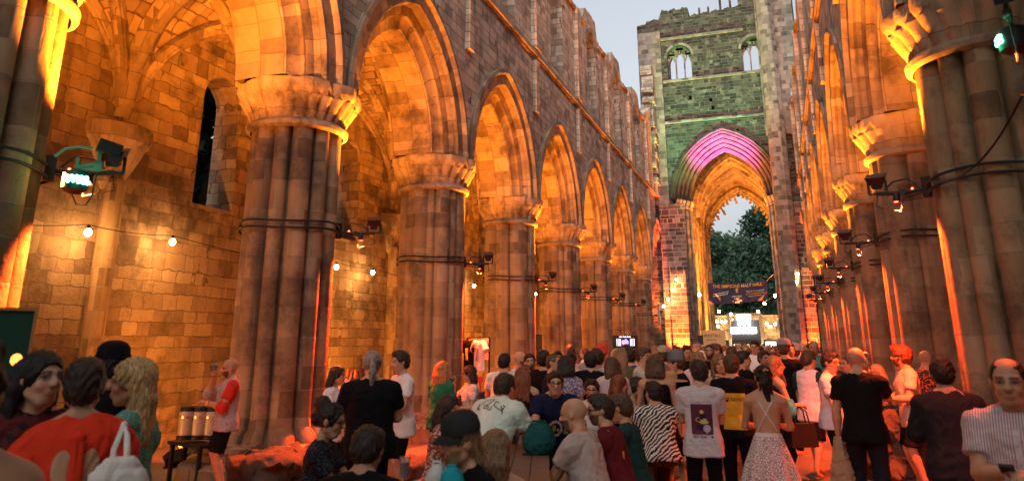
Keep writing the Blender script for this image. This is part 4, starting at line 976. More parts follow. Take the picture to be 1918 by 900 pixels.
    if beard:
        bm_ = inh & (q[:, 2] < -.03-.0*np.abs(q[:, 1])) & (q[:, 0] > -.01) & (q[:, 2] > -.15) & ~((np.abs(q[:, 1]) < .02) & (np.abs(q[:, 2]+.062) < .009)) & ((q[:, 2] < -.042) | (np.abs(q[:, 1]) > .04)) & (q[:, 0] > .02-(q[:, 2]+.04)*.2)
        blot(bm_, HAIRC[beard] if beard in HAIRC else HAIRC['brown'], .85 if beard != 'grey' else .6)
    if hair in ('bald', 'balding'): blot(inh & (q[:, 2] > .0) & (q[:, 0] < .055) & (q[:, 2] < .085), sk*.72, .5)
    hcol = np.array(HAIRC[hc])
    eb = inh & (q[:, 0] > .055) & (np.abs(q[:, 2]-.030) < .0065) & (np.abs(np.abs(q[:, 1])-.032) < .020); blot(eb, hcol*.8+.01, .85)
    ed = np.sqrt(((np.abs(q[:, 1])-.032)/2.1)**2+(q[:, 2]-.004)**2); ey = inh & (q[:, 0] > .05)
    blot(ey & (ed < .013), sk*.5, .6); blot(ey & (ed < .0085), sk*.28, .8); blot(ey & (ed < .0062) & (np.abs(np.abs(q[:, 1])-.032) > .006), (.42, .38, .36), .7); blot(ey & (np.hypot(np.abs(q[:, 1])-.032, q[:, 2]-.004) < .0068), (.02, .012, .01), 1.)
    mesh_obj('body', V, Fa, M_SKIN, root, C)
    # ---- hair
    if hair not in ('bald', 'none'):
        G = Field(hc_-np.array([.32, .3, .62 if hair in ('long', 'wavy', 'pony', 'longpony', 'bob') else .26]), hc_+np.array([.26, .3, .26]), max(h*.95, .0095))
        th_ = {'buzz': .004, 'short': .012, 'curly': .024, 'bob': .016, 'long': .015, 'wavy': .020, 'bun': .014, 'pony': .011, 'longpony': .012, 'balding': .005}.get(hair, .012)
        G.ell(H((-.016, 0, .030)), (np.array([.100, .079, .088])+th_)*fr, Rh, .01)
        if hair in ('short', 'curly', 'buzz', 'balding', 'nape'): G.ell(H((-.05, 0, -.015)), (np.array([.068, .074, .075])+th_*.5)*fr, Rh, .02)
        if hair in ('short', 'curly'): G.ell(H((.035, .0, .095)), np.array([.06, .06, .035])*hs*(1 if hair == 'short' else 1.3), Rh, .02)
        drop = {'long': .36, 'wavy': .33, 'bob': .14, 'pony': .05, 'longpony': .05, 'bun': .02}.get(hair, 0)
        if hair == 'nape':
            for yy in (-.05, -.025, 0, .025, .05): G.cone(H((-.07, yy, .0)), H((-.095, yy*1.1, -.12)), .034*hs, .022*hs, .02)
        if hair in ('long', 'wavy', 'bob'):
            for yy in (-.075, -.05, -.025, 0, .025, .05, .075):
                a0 = H((-.045-.035*math.cos(yy*18), yy, .03)); xb = -.075-.035*math.cos(yy*15)
                a1 = H((xb+.01, yy*1.15, -.09)); a2 = a1+np.array([-.02-.35*math.sin(R(lean)*.8)*drop*0, yy*.15, -max(drop-.09, .02)])
                if lean > 8: a2 = a2+np.array([.5*math.sin(R(lean))*drop, 0, 0])
                G.cone(a0, a1, .036*hs, .036*hs, .02); G.cone(a1, a2, .036*hs, .024*hs, .02)
            for s in (1, -1):
                a1 = H((-.028, s*.086, -.03)); G.cone(H((-.035, s*.07, .05)), a1, .03*hs, .027*hs, .015)
                G.cone(a1, H((-.038, s*.088, -.03))+np.array([-.015, s*.012, -max(drop*.75, .05)]), .027*hs, .02*hs, .015)
        if hair == 'longpony':
            G.ell(H((-.085, 0, .075)), np.array([.05, .055, .05])*hs, None, .015); G.cone(H((-.105, .0, .06)), H((-.12, .02, -.06)), .045, .05, .015); G.cone(H((-.12, .02, -.06)), H((-.10, -.01, -.24)), .05, .022, .015); G.cone(H((-.11, -.03, .0)), H((-.10, -.05, -.17)), .03, .012, .01); G.cone(H((-.09, .05, -.03)), H((-.085, .065, -.12)), .022, .008, .01)
        if hair == 'pony':
            p0 = H((-.115, 0, .03)); G.cone(H((-.08, 0, .03)), p0, .04*hs, .035*hs, .01); G.cone(p0, p0+np.array([-.045, 0, -.12]), .034, .036, .01); G.cone(p0+np.array([-.045, 0, -.12]), p0+np.array([-.03, 0, -.27 if hair == 'pony' else -.36]), .036, .015, .01)
        if hair == 'bun': G.ell(H((-.09, 0, .10)), np.array([.06, .065, .06])*hs, None, .01); G.ell(H((-.095, 0, -.0)), np.array([.055, .06, .06])*hs, None, .02)
        cx_ = .098 if hair not in ('balding',) else .085
        G.ell(H((cx_, 0, -.032)), np.array([.078, .066 if hair in ('long', 'wavy', 'bob') else .082, .098 if hair != 'balding' else .125])*hs, Rh, .008, 's')
        if hair in ('short', 'buzz', 'curly', 'balding', 'nape'):
            for s in (1, -1): G.ell(H((.035, s*.085, -.05)), np.array([.045, .03, .06])*hs, Rh, .008, 's')
        if hair == 'balding': G.ell(H((.03, 0, .12)), np.array([.09, .055, .05])*hs, Rh, .01, 's')
        Vh, Fh = G.mesh()
        if len(Vh):
            qh = (Vh-hc_); am = {'curly': .014, 'wavy': .008, 'bun': .009, 'short': .006, 'longpony': .008}.get(hair, .004)
            nn = qh/np.maximum(np.linalg.norm(qh, axis=1), 1e-5)[:, None]
            fq = 1.0 if hair not in ('curly',) else 1.3
            ns = np.sin(Vh[:, 0]*150*fq+3*np.sin(Vh[:, 2]*30))*np.sin(Vh[:, 1]*160*fq+2*np.sin(Vh[:, 2]*23))+.6*np.sin(Vh[:, 2]*(18 if hair == 'wavy' else 90)*fq+5*np.sin(Vh[:, 1]*40))
            Vh = Vh+nn*(ns*am)[:, None]
            mesh_obj('hair', Vh, Fh, hair_mat(HAIRC[hc]), root)
    if hat:
        kind, hcx = hat; hm = fabric(hcx, rough=.9)
        b = MB(); f = hs*1.0
        if kind == 'cap' or kind == 'cap_back':
            b.lathe([(.112, .0), (.114, .03), (.105, .07), (.08, .098), (.045, .112), (.0, .117)], (0, 0, 0), 22); P = []
            for i, e in enumerate((0, .5, 1)):
                P.append([(.085*math.cos(t)*1.08+.085*e*math.cos(t)**1, .088*math.sin(t)*1.05, .012-.028*e*e-.02*math.sin(t)**2) for t in np.linspace(-1.25, 1.25, 14)])
            b.grid(P); b.grid([[(a_, c2_, z_-.007) for a_, c2_, z_ in r_] for r_ in P], flip=True)
            o = b.build('cap', hm, root, smooth=60); Rq = Rh@(rotz(PI) if kind == 'cap_back' else np.eye(3))@roty(R(6))
        elif kind == 'beanie':
            b.lathe([(.118, -.02), (.12, .02), (.112, .03), (.108, .075), (.08, .108), (.04, .124), (0, .128)], (0, 0, 0), 22); o = b.build('beanie', hm, root, smooth=60); Rq = Rh
        else:
            b.lathe([(.235, -.018), (.22, -.008), (.115, .0), (.108, .05), (.10, .085), (.06, .10), (.0, .094)], (0, 0, 0), 26); b.lathe([(.112, .012), (.1135, .018), (.112, .034), (.110, .036)], (0, 0, 0), 26); o = b.build('straw_hat', hm, root, smooth=60); Rq = Rh@roty(R(-8))
        M4 = Matrix(Rq.tolist()).to_4x4(); M4.translation = Vector(H((-.012, 0, .055))); o.matrix_local = M4 @ Matrix.Scale(f, 4)
    if glasses:
        b = MB(); gm_ = simple('spectacle_frame', (.02, .015, .012), .3)
        for s in (1, -1):
            pts = [tuple(H((.098, s*.033+.024*math.cos(t), .0+.019*math.sin(t)))) for t in np.linspace(0, 2*PI, 17)]; b.tube(pts, .0032*hs, 5)
            b.tube([tuple(H((.098, s*.056, .006))), tuple(H((.0, s*.086, .012)))], .003, 5)
            if glasses == 'sun': b.face([tuple(H((.1, s*.033+.024*math.cos(t), .019*math.sin(t)))) for t in np.linspace(0, 2*PI, 13)[:-1]])
        b.tube([tuple(H((.1, .01, .006))), tuple(H((.1, -.01, .006)))], .003, 5); b.build('glasses', gm_, root)
    # ---- clothes
    hc2 = max(h, .011)
    if shirt != 'none':
        G = Field(lo-.05, hi+.05, hc2); e_ = .018
        dress = shirt in ('dress', 'short_dress')
        hem = {'tee': -.13, 'loose': -.17, 'tank': -.08, 'long': -.15, 'crop': .10, 'dress': -.10, 'short_dress': -.1}.get(shirt, -.13)
        if sit and hem < -.05: hem = -.07
        if shirt == 'halter':
            G.loft(hip, Rt, [.09, .13], np.array([.13, .128])*bw, np.array([.115, .113])*bw, [.003, .005], .01)
            G.loft(hip, Rt, [.14, .30, .38], np.array([.10, .13, .07])*bw, np.array([.06, .07, .05])*bw, [.06, .065, .06], .02)
        else:
            zt = .505 if shirt not in ('tank',) else .43
            zs_ = [hem, .0, .12, .28, .40, .47, zt+.03]
            bx = 1.05 if shirt in ('loose', 'long') else 1.0
            ww = np.array([.208, .195, .168 if not fem else .14, .176 if not fem else .156, .186 if not fem else .163, .155, .082])*bw*bx
            dd = np.array([.150, .143, .125, .13, .125, .10, .072])*bw*bx
            if shirt == 'tank': ww[-3:] = np.array([.15, .13, .12])*bw
            G.loft(hip, Rt, zs_, ww, dd, [0, -.003, .004, .01, .002, -.012, -.016], .02, 2.4, .02, rr.uniform(0, 6))
            if shirt != 'tank':
                for i, s in enumerate((1, -1)):
                    a_ = (.064 if not fem else .055)*bw**.5
                    G.cone(up((-.03, s*.045, .535)), up((-.012, s*.135, .482)), .042*bw, .062*bw, .03)
                    G.cone(up((-.008, s*shw*.5, .468)), sh[i], .068*bw, a_*1.08, .03)
                    fr_ = .62 if shirt != 'long' else 1.0
                    eb_ = sh[i]+(elbows[i]-sh[i])*fr_; G.cone(sh[i], eb_, a_*1.08, a_*(1.2 if shirt == 'loose' else 1.1), .03, 'end')
                    if shirt == 'puff': G.ell(sh[i]+(elbows[i]-sh[i])*.35, (.095, .095, .12), None, .02)
                    if shirt == 'long': G.cone(elbows[i], elbows[i]+(hands[i]-elbows[i])*.9, a_*1.1, a_*.85, .02, 'end')
                    if shirt == 'threeq': G.cone(elbows[i], elbows[i]+(hands[i]-elbows[i])*.3, a_*1.1, a_*.95, .02, 'end')
            else:
                for s in (1, -1): G.cone(up((.06, s*.085, .40)), up((.0, s*.09, .515)), .022, .02, .01); G.cone(up((.0, s*.09, .515)), up((-.07, s*.085, .40)), .02, .022, .01)
        Vs, Fs = G.mesh()
        if D < 14 and len(Vs): Vs = crumple(Vs, Fs, .015, rr.uniform(0, 3), .3)
        so = mesh_obj('dress' if dress else 'shirt', Vs, Fs, fabric(sc_, *(sp or ())), root)
        if sleeve:
            so.data.materials.append(fabric(sleeve)); qy = np.abs(((Vs-hip)@Rt)[:, 1]); fy = qy[Fs].mean(1); fz = ((Vs-hip)@Rt)[:, 2][Fs].mean(1)
            so.data.polygons.foreach_set('material_index', ((fy > shw*.80*bw**.5+np.maximum(.47-fz, 0)*.12)).astype(np.int32))
        if shirt == 'collar': pass
    else: so = None
    if pants in ('long', 'shorts'):
        G = Field(lo-.05, hi+.05, hc2)
        G.loft(hip if not sit else hip, Rt if sit else np.eye(3), [-.10, -.02, .05], np.array([.158, .155, .13])*bw, np.array([.11, .108, .095])*bw, [0, -.005, 0], .03)
        for i, s in enumerate((1, -1)):
            k_ = bw**.5; kn = knees[i]; an = ankles[i]
            if pants == 'shorts':
                e2 = hips[i]+(kn-hips[i])*.93; G.cone(hips[i], e2, .096*k_, .094*k_, .03, 'end')
            else:
                G.cone(hips[i], kn, .103*k_, .074*k_, .03); G.cone(kn, an+(an-kn)*.04, .074*k_, .058*k_, .02, 'end')
        Vs, Fs = G.mesh()
        if D < 14 and len(Vs): Vs = crumple(Vs, Fs, .009, rr.uniform(0, 3), 1.1)
        mesh_obj('shorts' if pants == 'shorts' else 'trousers', Vs, Fs, fabric(pc, *(pp or ())), root)
    elif pants in ('skirt', 'dress', 'short_dress'):
        G = Field(lo-.1, hi+.1, hc2)
        if sit:
            G.loft(hip, np.eye(3), [-.10, .06], [.19, .165], [.15, .125], [.02, 0], .02); 
            for i in (0, 1): G.cone(hips[i], knees[i], .11, .10, .05, 'end')
        else:
            L_ = {'skirt': -.36, 'dress': -.62, 'short_dress': -.36}[pants]; fl = 1.0 if pants != 'dress' else .9
            G.loft(hip, np.eye(3), [L_, L_*.5, -.02, .11], np.array([.29*fl, .245, .185, .14])*bw, np.array([.23*fl, .19, .14, .118])*bw, [0, 0, -.005, 0], .02, 2.1, .07, rr.uniform(0, 6))
        Vs, Fs = G.mesh(); mesh_obj('skirt', Vs, Fs, fabric(pc, *(pp or ())), root)
    if shoes and D < 13 and not sit:
        shm = simple('shoe_dark', (.03, .028, .03), .6) if rr.random() < .6 else simple('shoe_white', (.5, .48, .45), .6)
        for i, s in enumerate((1, -1)):
            an = ankles[i]; G = Field(an-np.array([.14, .1, .1]), an+np.array([.26, .1, .08]), .011)
            G.cone(an+np.array([-.03, 0, -.035]), an+np.array([.13, 0, -.052]), .046, .036, .02); G.cone(an, an+np.array([-.01, 0, -.03]), .042, .044, .02)
            G.D = np.maximum(G.D, -(G.lo[2]+G.h*np.arange(G.n[2])-(an[2]-.085))[None, None, :].astype(np.float32)); Vs, Fs = G.mesh(); mesh_obj('shoe', Vs, Fs, shm, root)
    info = dict(root=root, S=S, hands=hands, elbows=elbows, head=hc_, Rh=Rh, hip=hip, Rt=Rt, sh=sh, up=up, H=H, shirt=so, knees=knees, ankles=ankles, hs=hs)
    return info
def world(info, p): return info['root'].matrix_basis @ Vector([float(v) for v in p])
def relocate(o, root):
    o.parent = root; return o
# ---- small things people carry or wear
M_GLASS, gN, gB, N, L = nodes('clear_glass'); gB.inputs['Base Color'].default_value = (.9, .92, .92, 1); gB.inputs['Roughness'].default_value = .08; gB.inputs['Transmission Weight'].default_value = .85; gB.inputs['IOR'].default_value = 1.3
def beer_glass(p, label, drink=(.55, .25, .03), stem=False, s=1.15, rz=0):
    root = empty('beer_glass', tuple(p), rz, label, 'glass', 'drinks in the nave'); root.scale = (s, s, s)
    b = MB(); b.lathe([(.0, .0), (.03, .0), (.034, .07), (.040, .135), (.037, .135), (.031, .07), (.028, .006), (.0, .006)] if not stem else [(.0, .0), (.032, .0), (.006, .008), (.005, .05), (.03, .07), (.042, .10), (.036, .15), (.034, .15), (.039, .10), (.027, .074), (0, .07)], (0, 0, 0), 16); b.build('glass_wall', M_GLASS, root, smooth=50)
    b = MB(); b.lathe([(0, .008), (.0275, .008), (.031, .07), (.034, .10), (0, .10)] if not stem else [(0, .072), (.026, .076), (.037, .10), (.036, .115), (0, .115)], (0, 0, 0), 16); b.build('drink', simple('drink_%d%d%d' % tuple(int(v*99) for v in drink), drink, .15, spec=.5), root, smooth=50)
    return root
def hand_glass(info, i, label, drink=(.55, .25, .03), stem=False):
    w_, e = info['hands'][i], info['elbows'][i]; fd = (w_-e)/np.linalg.norm(w_-e); p = w_+fd*.085+np.array([.015, 0, -.05]); return beer_glass(world(info, p), label, drink, stem)
def decal(info, obj, origin, right, upv, normal, shapes, mats, name, parent, off=.006):
    """lay flat polygons (in metres, right/up) onto the surface of obj by ray casting along -normal"""
    me = obj.data; bv = BVHTree.FromPolygons([v.co for v in me.vertices], [tuple(p.vertices) for p in me.polygons])
    mb = MB(); O, Rr, U, Nn = (Vector([float(q) for q in v]) for v in (origin, right, upv, normal))
    cache = {}
    def proj(u, v):
        k = (round(u, 4), round(v, 4))
        if k not in cache:
            p = O+Rr*u+U*v; hit = bv.ray_cast(p+Nn*.4, -Nn, .8)[0]; cache[k] = hit if hit else None
        return cache[k]
    for pts, mi, lift in shapes:
        q = [proj(u, v) for u, v in pts]
        if any(x is None for x in q): continue
        mb.face([x+Nn*(off+lift) for x in q], [(u, v) for u, v in pts], mi)
    if mb.f: return mb.build(name, mats, parent, smooth=60)
def rect_shapes(u0, v0, u1, v1, mi, lift=0, n=10, m=10):
    us, vs = np.linspace(u0, u1, n+1), np.linspace(v0, v1, m+1)
    return [([(us[i], vs[j]), (us[i+1], vs[j]), (us[i+1], vs[j+1]), (us[i], vs[j+1])], mi, lift) for i in range(n) for j in range(m)]
def text_shapes(s, size, cx_, cy_, mi, lift=.002, width=None, shear=0):
    cu = bpy.data.curves.new('t', 'FONT'); cu.body = s; cu.size = size; cu.align_x = 'CENTER'; cu.align_y = 'CENTER'; cu.resolution_u = 2; cu.shear = shear
    cu.offset = size*.012
    o = bpy.data.objects.new('t', cu); col.objects.link(o); dg = bpy.context.evaluated_depsgraph_get(); me = o.evaluated_get(dg).to_mesh()
    V = [(v.co.x, v.co.y) for v in me.vertices]; Fs = [tuple(p.vertices) for p in me.polygons]
    o.evaluated_get(dg).to_mesh_clear(); bpy.data.objects.remove(o); bpy.data.curves.remove(cu)
    if not V: return []
    xs_ = [v[0] for v in V]; k = (width/(max(xs_)-min(xs_))) if width else 1
    mid = (max(xs_)+min(xs_))/2
    return [([((V[i][0]-mid)*k+cx_, V[i][1]+cy_) for i in f], mi, lift) for f in Fs]
def flat_art(name, parent, shapes, mats, place, smooth=None):
    mb = MB()
    for pts, mi, lift in shapes: mb.face([place(u, v, lift) for u, v in pts], None, mi)
    return mb.build(name, mats, parent, smooth)
INK = lambda c: simple('ink_%02x%02x%02x' % tuple(int(v*255) for v in c), c, .8, var=.05, spec=.1)
import time as _t; _t0 = _t.time()
BLK = (.006, .006, .007); WHT = (.72, .70, .68); NAVY = (.012, .018, .04)
P_ = {}
def person(key, *a, **k): P_[key] = make_person(*a, **k); return P_[key]
# left foreground
person('edge', 'person with bare shoulder and black strap top cut off by the left edge', -52, 640, 2.4, 180, fem=True, shirt='tank', sc_=BLK, hair='bun', hc='dark', shoes=False, arms=('down', 'down'))
person('dark', 'smiling woman with long dark hair at the far left', 80, 652, 4.2, 14, fem=True, hair='long', hc='black', shirt='tee', sc_=(.12, .02, .02), sp=('floral', (.02, .02, .02)), head=(20, -2), skin=2, shoes=False, hs=1.14)
person('red', 'woman in orange red puff sleeve top seen from behind with white tote bag', 168, 666, 4.0, 184, fem=True, hair='short', hc='dark', shirt='puff', sc_=(.72, .045, .018), pants='long', pc=(.3, .03, .02), arms=('hold', 'hold'), build=1.12, shoes=False, hs=1.16, head=(-12, 5))
person('blonde', 'woman with long wavy blonde hair in sparkling teal top, facing left', 268, 668, 4.6, -112, fem=True, hair='wavy', hc='blonde', shirt='puff', sc_=(.10, .30, .24), sp=('dots', (.35, .5, .42), 1.5), pants='long', pc=(.3, .3, .28), arms=('hold', 'down'), head=(18, 0), shoes=False, hs=1.16)
person('hatl', 'person in black bucket hat half hidden behind the red and blonde women', 212, 650, 6.0, 170, hair='short', hc='black', hat=('beanie', BLK), sc_=BLK, shoes=False)
person('raglan', 'bald bearded man in grey shirt with red sleeves raising a dark drink', 434, 671, 10.6, -82, hair='bald', beard='black', shirt='threeq', sc_=(.42, .36, .35), pants='shorts', pc=BLK, arms=('phone', 'sip'), build=1.15, lean=-2, lift=.22, sleeve=(.62, .04, .025))
# group by the first pier
person('strap', 'woman in white shirt with black strap listening beside the big man in black', 628, 683, 8.8, 62, fem=True, hair='bob', hc='dark', shirt='loose', sc_=WHT, pants='long', pc=BLK, arms=('hold', 'hold'), head=(10, 4), shoes=False)
person('bigman', 'big man in black shirt with long grey hair seen from behind', 699, 655, 6.9, 184, hair='pony', hc='grey', shirt='loose', sc_=BLK, pants='long', pc=BLK, arms=('hold', 'hold'), build=1.25, shoes=False, res=.012)
person('white', 'dark haired man in white tee and black shorts smiling to the left', 757, 655, 8.5, -68, hair='short', hc='dark', shirt='loose', sc_=(.78, .72, .70), pants='shorts', pc=BLK, arms=('hold', 'hold'), head=(6, 4), beard=None)
person('green', 'ginger haired woman in green top seen from behind by the second pier', 826, 674, 9.6, 140, fem=True, hair='long', hc='ginger', shirt='loose', sc_=(.02, .16, .08), pants='shorts', pc=BLK, arms=('hold', 'phone'))
person('floral', 'woman in white floral dress with dark bob by the t-shirt stand', 884, 682, 9.7, -70, fem=True, hair='bob', hc='dark', glasses='sun', shirt='tee', sc_=(.66, .58, .54), sp=('floral', (.35, .25, .2), 1.2), pants='dress', pc=(.66, .58, .54), pp=('floral', (.35, .25, .2), 1.2), arms=('hold', 'drink'))
# front table, left part
person('specs', 'seated woman with dark curly updo, glasses and black dotted top', 622, 752, 5.7, 72, 'sit', fem=True, hair='bun', hc='black', glasses='clear', shirt='tee', sc_=(.012, .012, .018), sp=('dots', (.12, .12, .14), 2.), pants='long', pc=BLK, arms=('table', 'table'), head=(0, 8), hs=1.12)
person('print', 'dark haired man in black tee with white back print, head bowed over the table', 692, 795, 4.3, 158, 'sit', hair='short', hc='dark', shirt='tee', sc_=BLK, arms=('table', 'table'), lean=24, head=(0, 16), hs=1.12, build=1.1)
person('capman', 'bearded man in dark grey cap and black top looking left at the front', 862, 781, 4.3, -58, 'sit', hair='nape', hc='light', beard='light', hat=('cap', (.03, .028, .03)), shirt='tee', sc_=BLK, arms=('table', 'table'), hs=1.14, head=(-6, 2), build=1.1)
person('brownhair', 'woman with long straight light brown hair seen from behind beside the cap man', 930, 800, 4.9, 176, 'sit', fem=True, hair='long', hc='light', shirt='tank', sc_=(.02, .015, .015), arms=('table', 'table'), hs=1.12)
person('patterned', 'seated woman in red patterned dress with dark hair and sunglasses on her head', 842, 738, 6.7, 74, 'sit', fem=True, hair='long', hc='dark', shirt='tee', sc_=(.22, .05, .03), sp=('floral', (.45, .38, .3), 1.6), pants='dress', pc=(.22, .05, .03), pp=('floral', (.45, .38, .3), 1.6), arms=('table', 'table'), hs=1.08)
person('mint', 'man in pale mint tee with drawn back print bending over the table', 946, 697, 6.5, 148, 'lean', hair='short', hc='dark', shirt='loose', sc_=(.62, .70, .60), arms=('lean', 'lean'), lean=38, build=1.2, head=(0, 2), shoes=False, res=.012)
person('navy', 'man in glasses and navy tee with round white print leaning on the table', 1040, 693, 7.3, 4, 'lean', hair='short', hc='dark', glasses='clear', shirt='tee', sc_=(.012, .014, .045), arms=('lean', 'lean'), lean=33, build=1.08, head=(0, -8), shoes=False)
person('bald', 'bald man in beige grey tee sitting with his arm on the table', 1073, 745, 5.9, -118, 'sit', hair='bald', beard='brown', shirt='tee', sc_=(.42, .36, .32), pants='long', pc=(.06, .07, .10), arms=('table', 'table'), hs=1.14, build=1.12, lean=16, head=(10, 4))
person('maroon', 'dark haired man in maroon tee and sunglasses sitting behind the bald man', 1122, 736, 6.2, -104, 'sit', hair='short', hc='dark', glasses='sun', beard='dark', shirt='tee', sc_=(.11, .012, .016), arms=('table', 'table'), hs=1.1, build=1.1, lean=14)
person('forest', 'brown haired man in dark green tee, farthest of the three seated men', 1160, 736, 6.9, -106, 'sit', hair='short', hc='brown', shirt='tee', sc_=(.015, .05, .045), arms=('table', 'table'), hs=1.1, lean=12)
person('beardg', 'bearded man in glasses and pale shirt sitting facing the camera', 1108, 708, 8.6, 6, 'sit', hair='short', hc='dark', beard='brown', glasses='clear', shirt='tee', sc_=(.62, .55, .52), arms=('table', 'table'))
person('redhead', 'auburn haired seated woman in black top at the second table', 1160, 699, 9.3, 128, 'sit', fem=True, hair='long', hc='auburn', shirt='tank', sc_=BLK, arms=('table', 'fwd'))
person('yellowt', 'dark haired man in pale yellow tee bending over the second table', 1192, 705, 9.8, 84, 'sit', hair='short', hc='dark', shirt='tee', sc_=(.62, .5, .3), arms=('fwd', 'table'), lean=24)
person('zebra', 'person in black and cream wavy striped shirt sitting on a wooden stool', 1222, 712, 8.2, 196, 'sit', hair='short', hc='black', shirt='loose', sc_=(.66, .62, .54), sp=('zebra', (.02, .02, .025), 1.1), pants='long', pc=(.1, .05, .03), arms=('table', 'table'), build=1.12, lean=14)
person('strawhat', 'woman in wide straw hat sitting with open mouth', 1252, 698, 9.2, 2, 'sit', fem=True, hair='long', hc='brown', hat=('straw', (.42, .27, .14)), shirt='tank', sc_=(.2, .06, .04), arms=('table', 'table'), top0=0)
# centre walkers
person('tshirt', 'man in pale grey tee with big dark red back print, standing', 1307, 672, 7.4, 181, hair='short', hc='dark', shirt='loose', sc_=(.52, .46, .47), pants='long', pc=BLK, arms=('phone', 'phone'), shoes=False, res=.012)
person('vest', 'man in yellow and black polo seen from behind', 1369, 661, 8.4, 176, hair='short', hc='brown', shirt='tee', sc_=BLK, pants='long', pc=BLK, arms=('hold', 'hold'), build=1.08, shoes=False)
person('skirt', 'woman with bare back and white lace skirt, dark hair clipped up', 1427, 681, 7.2, 178, fem=True, hair='longpony', hc='black', shirt='halter', sc_=(.7, .62, .58), pants='skirt', pc=(.70, .62, .60), pp=('lace', (.30, .20, .20), 1.0), arms=('hold', 'hold'), skin=1, res=.011, build=1.05)
person('bagw', 'fair haired woman with a black handbag in the crook of her arm', 1444, 664, 9.4, 118, fem=True, hair='long', hc='light', shirt='tank', sc_=BLK, pants='long', pc=BLK, arms=('hold', 'hold'), shoes=False)
person('capback', 'man in grey cap and black tee seen from behind in mid crowd', 1467, 637, 12.6, 178, hair='short', hc='brown', hat=('cap', (.25, .24, .23)), shirt='loose', sc_=BLK, pants='long', pc=BLK, build=1.1)
person('pink', 'man in white tee with dark green sleeves and black shorts stepping to the right', 1509, 655, 10.6, 148, hair='short', hc='brown', shirt='loose', sc_=(.74, .64, .64), pants='shorts', pc=BLK, arms=('swing', 'hold'), walk=.9, lean=4, sleeve=(.015, .05, .045))
person('glasst', 'man in white tee and glasses facing right with black shorts', 1546, 657, 9.6, 78, hair='short', hc='dark', glasses='clear', shirt='tee', sc_=(.66, .60, .64), pants='shorts', pc=BLK, arms=('hold', 'hold'), build=1.08)
person('bald2', 'man with shaven head in black tee and jeans seen from behind holding a beige jacket', 1601, 650, 8.2, 176, hair='bald', shirt='tee', sc_=BLK, pants='long', pc=(.012, .014, .022), arms=('down', 'fwd'), build=1.12, walk=.5, res=.012)
person('face1', 'man with short beard facing the camera between the white tee and black tee men', 1571, 672, 11.6, 8, hair='buzz', hc='dark', beard='dark', shirt='tee', sc_=(.03, .02, .02))
person('face2', 'man turning left behind the man with shaven head', 1590, 664, 11.0, -40, hair='buzz', hc='brown', shirt='tee', sc_=(.3, .1, .08))
person('bald3', 'person with grey hair just behind the shaven man', 1614, 658, 12.4, 30, hair='short', hc='grey', shirt='tee', sc_=(.4, .3, .25))
person('seatedb', 'fair haired woman in cream top sitting on stone by the right pier', 1645, 680, 10.9, -60, fem=True, hair='long', hc='blonde', shirt='tee', sc_=(.5, .35, .25), pants='long', pc=(.3, .2, .15), arms=('hold', 'hold'))
person('ginger', 'bearded man with curly red hair in beige tee and black shorts facing left', 1693, 646, 10.2, -74, hair='curly', hc='auburn', beard='dark', shirt='loose', sc_=(.46, .38, .33), pants='shorts', pc=BLK, arms=('hold', 'hold'), lean=3)
person('aloha', 'bald man in dark floral shirt by the right pier', 1727, 656, 11.4, 130, hair='bald', beard='dark', shirt='loose', sc_=(.02, .02, .02), sp=('floral', (.4, .12, .06), 1.4), pants='long', pc=BLK)
person('darkshirt', 'dark haired man in charcoal button shirt seen from behind at the right', 1762, 668, 6.6, 188, hair='short', hc='black', shirt='long', sc_=(.02, .021, .026), pants='long', pc=BLK, arms=('hold', 'hold'), build=1.1, shoes=False)
person('phone', 'man in red striped white shirt looking at the camera with a phone in hand', 1882, 665, 4.8, -4, hair='balding', hc='dark', shirt='loose', sc_=(.66, .58, .58), sp=('stripe_v', (.26, .06, .07), 2.4), pants='long', pc=(.04, .04, .06), arms=('phone', 'phone'), hs=1.14, head=(0, 4), build=1.06, shoes=False, res=.0085)
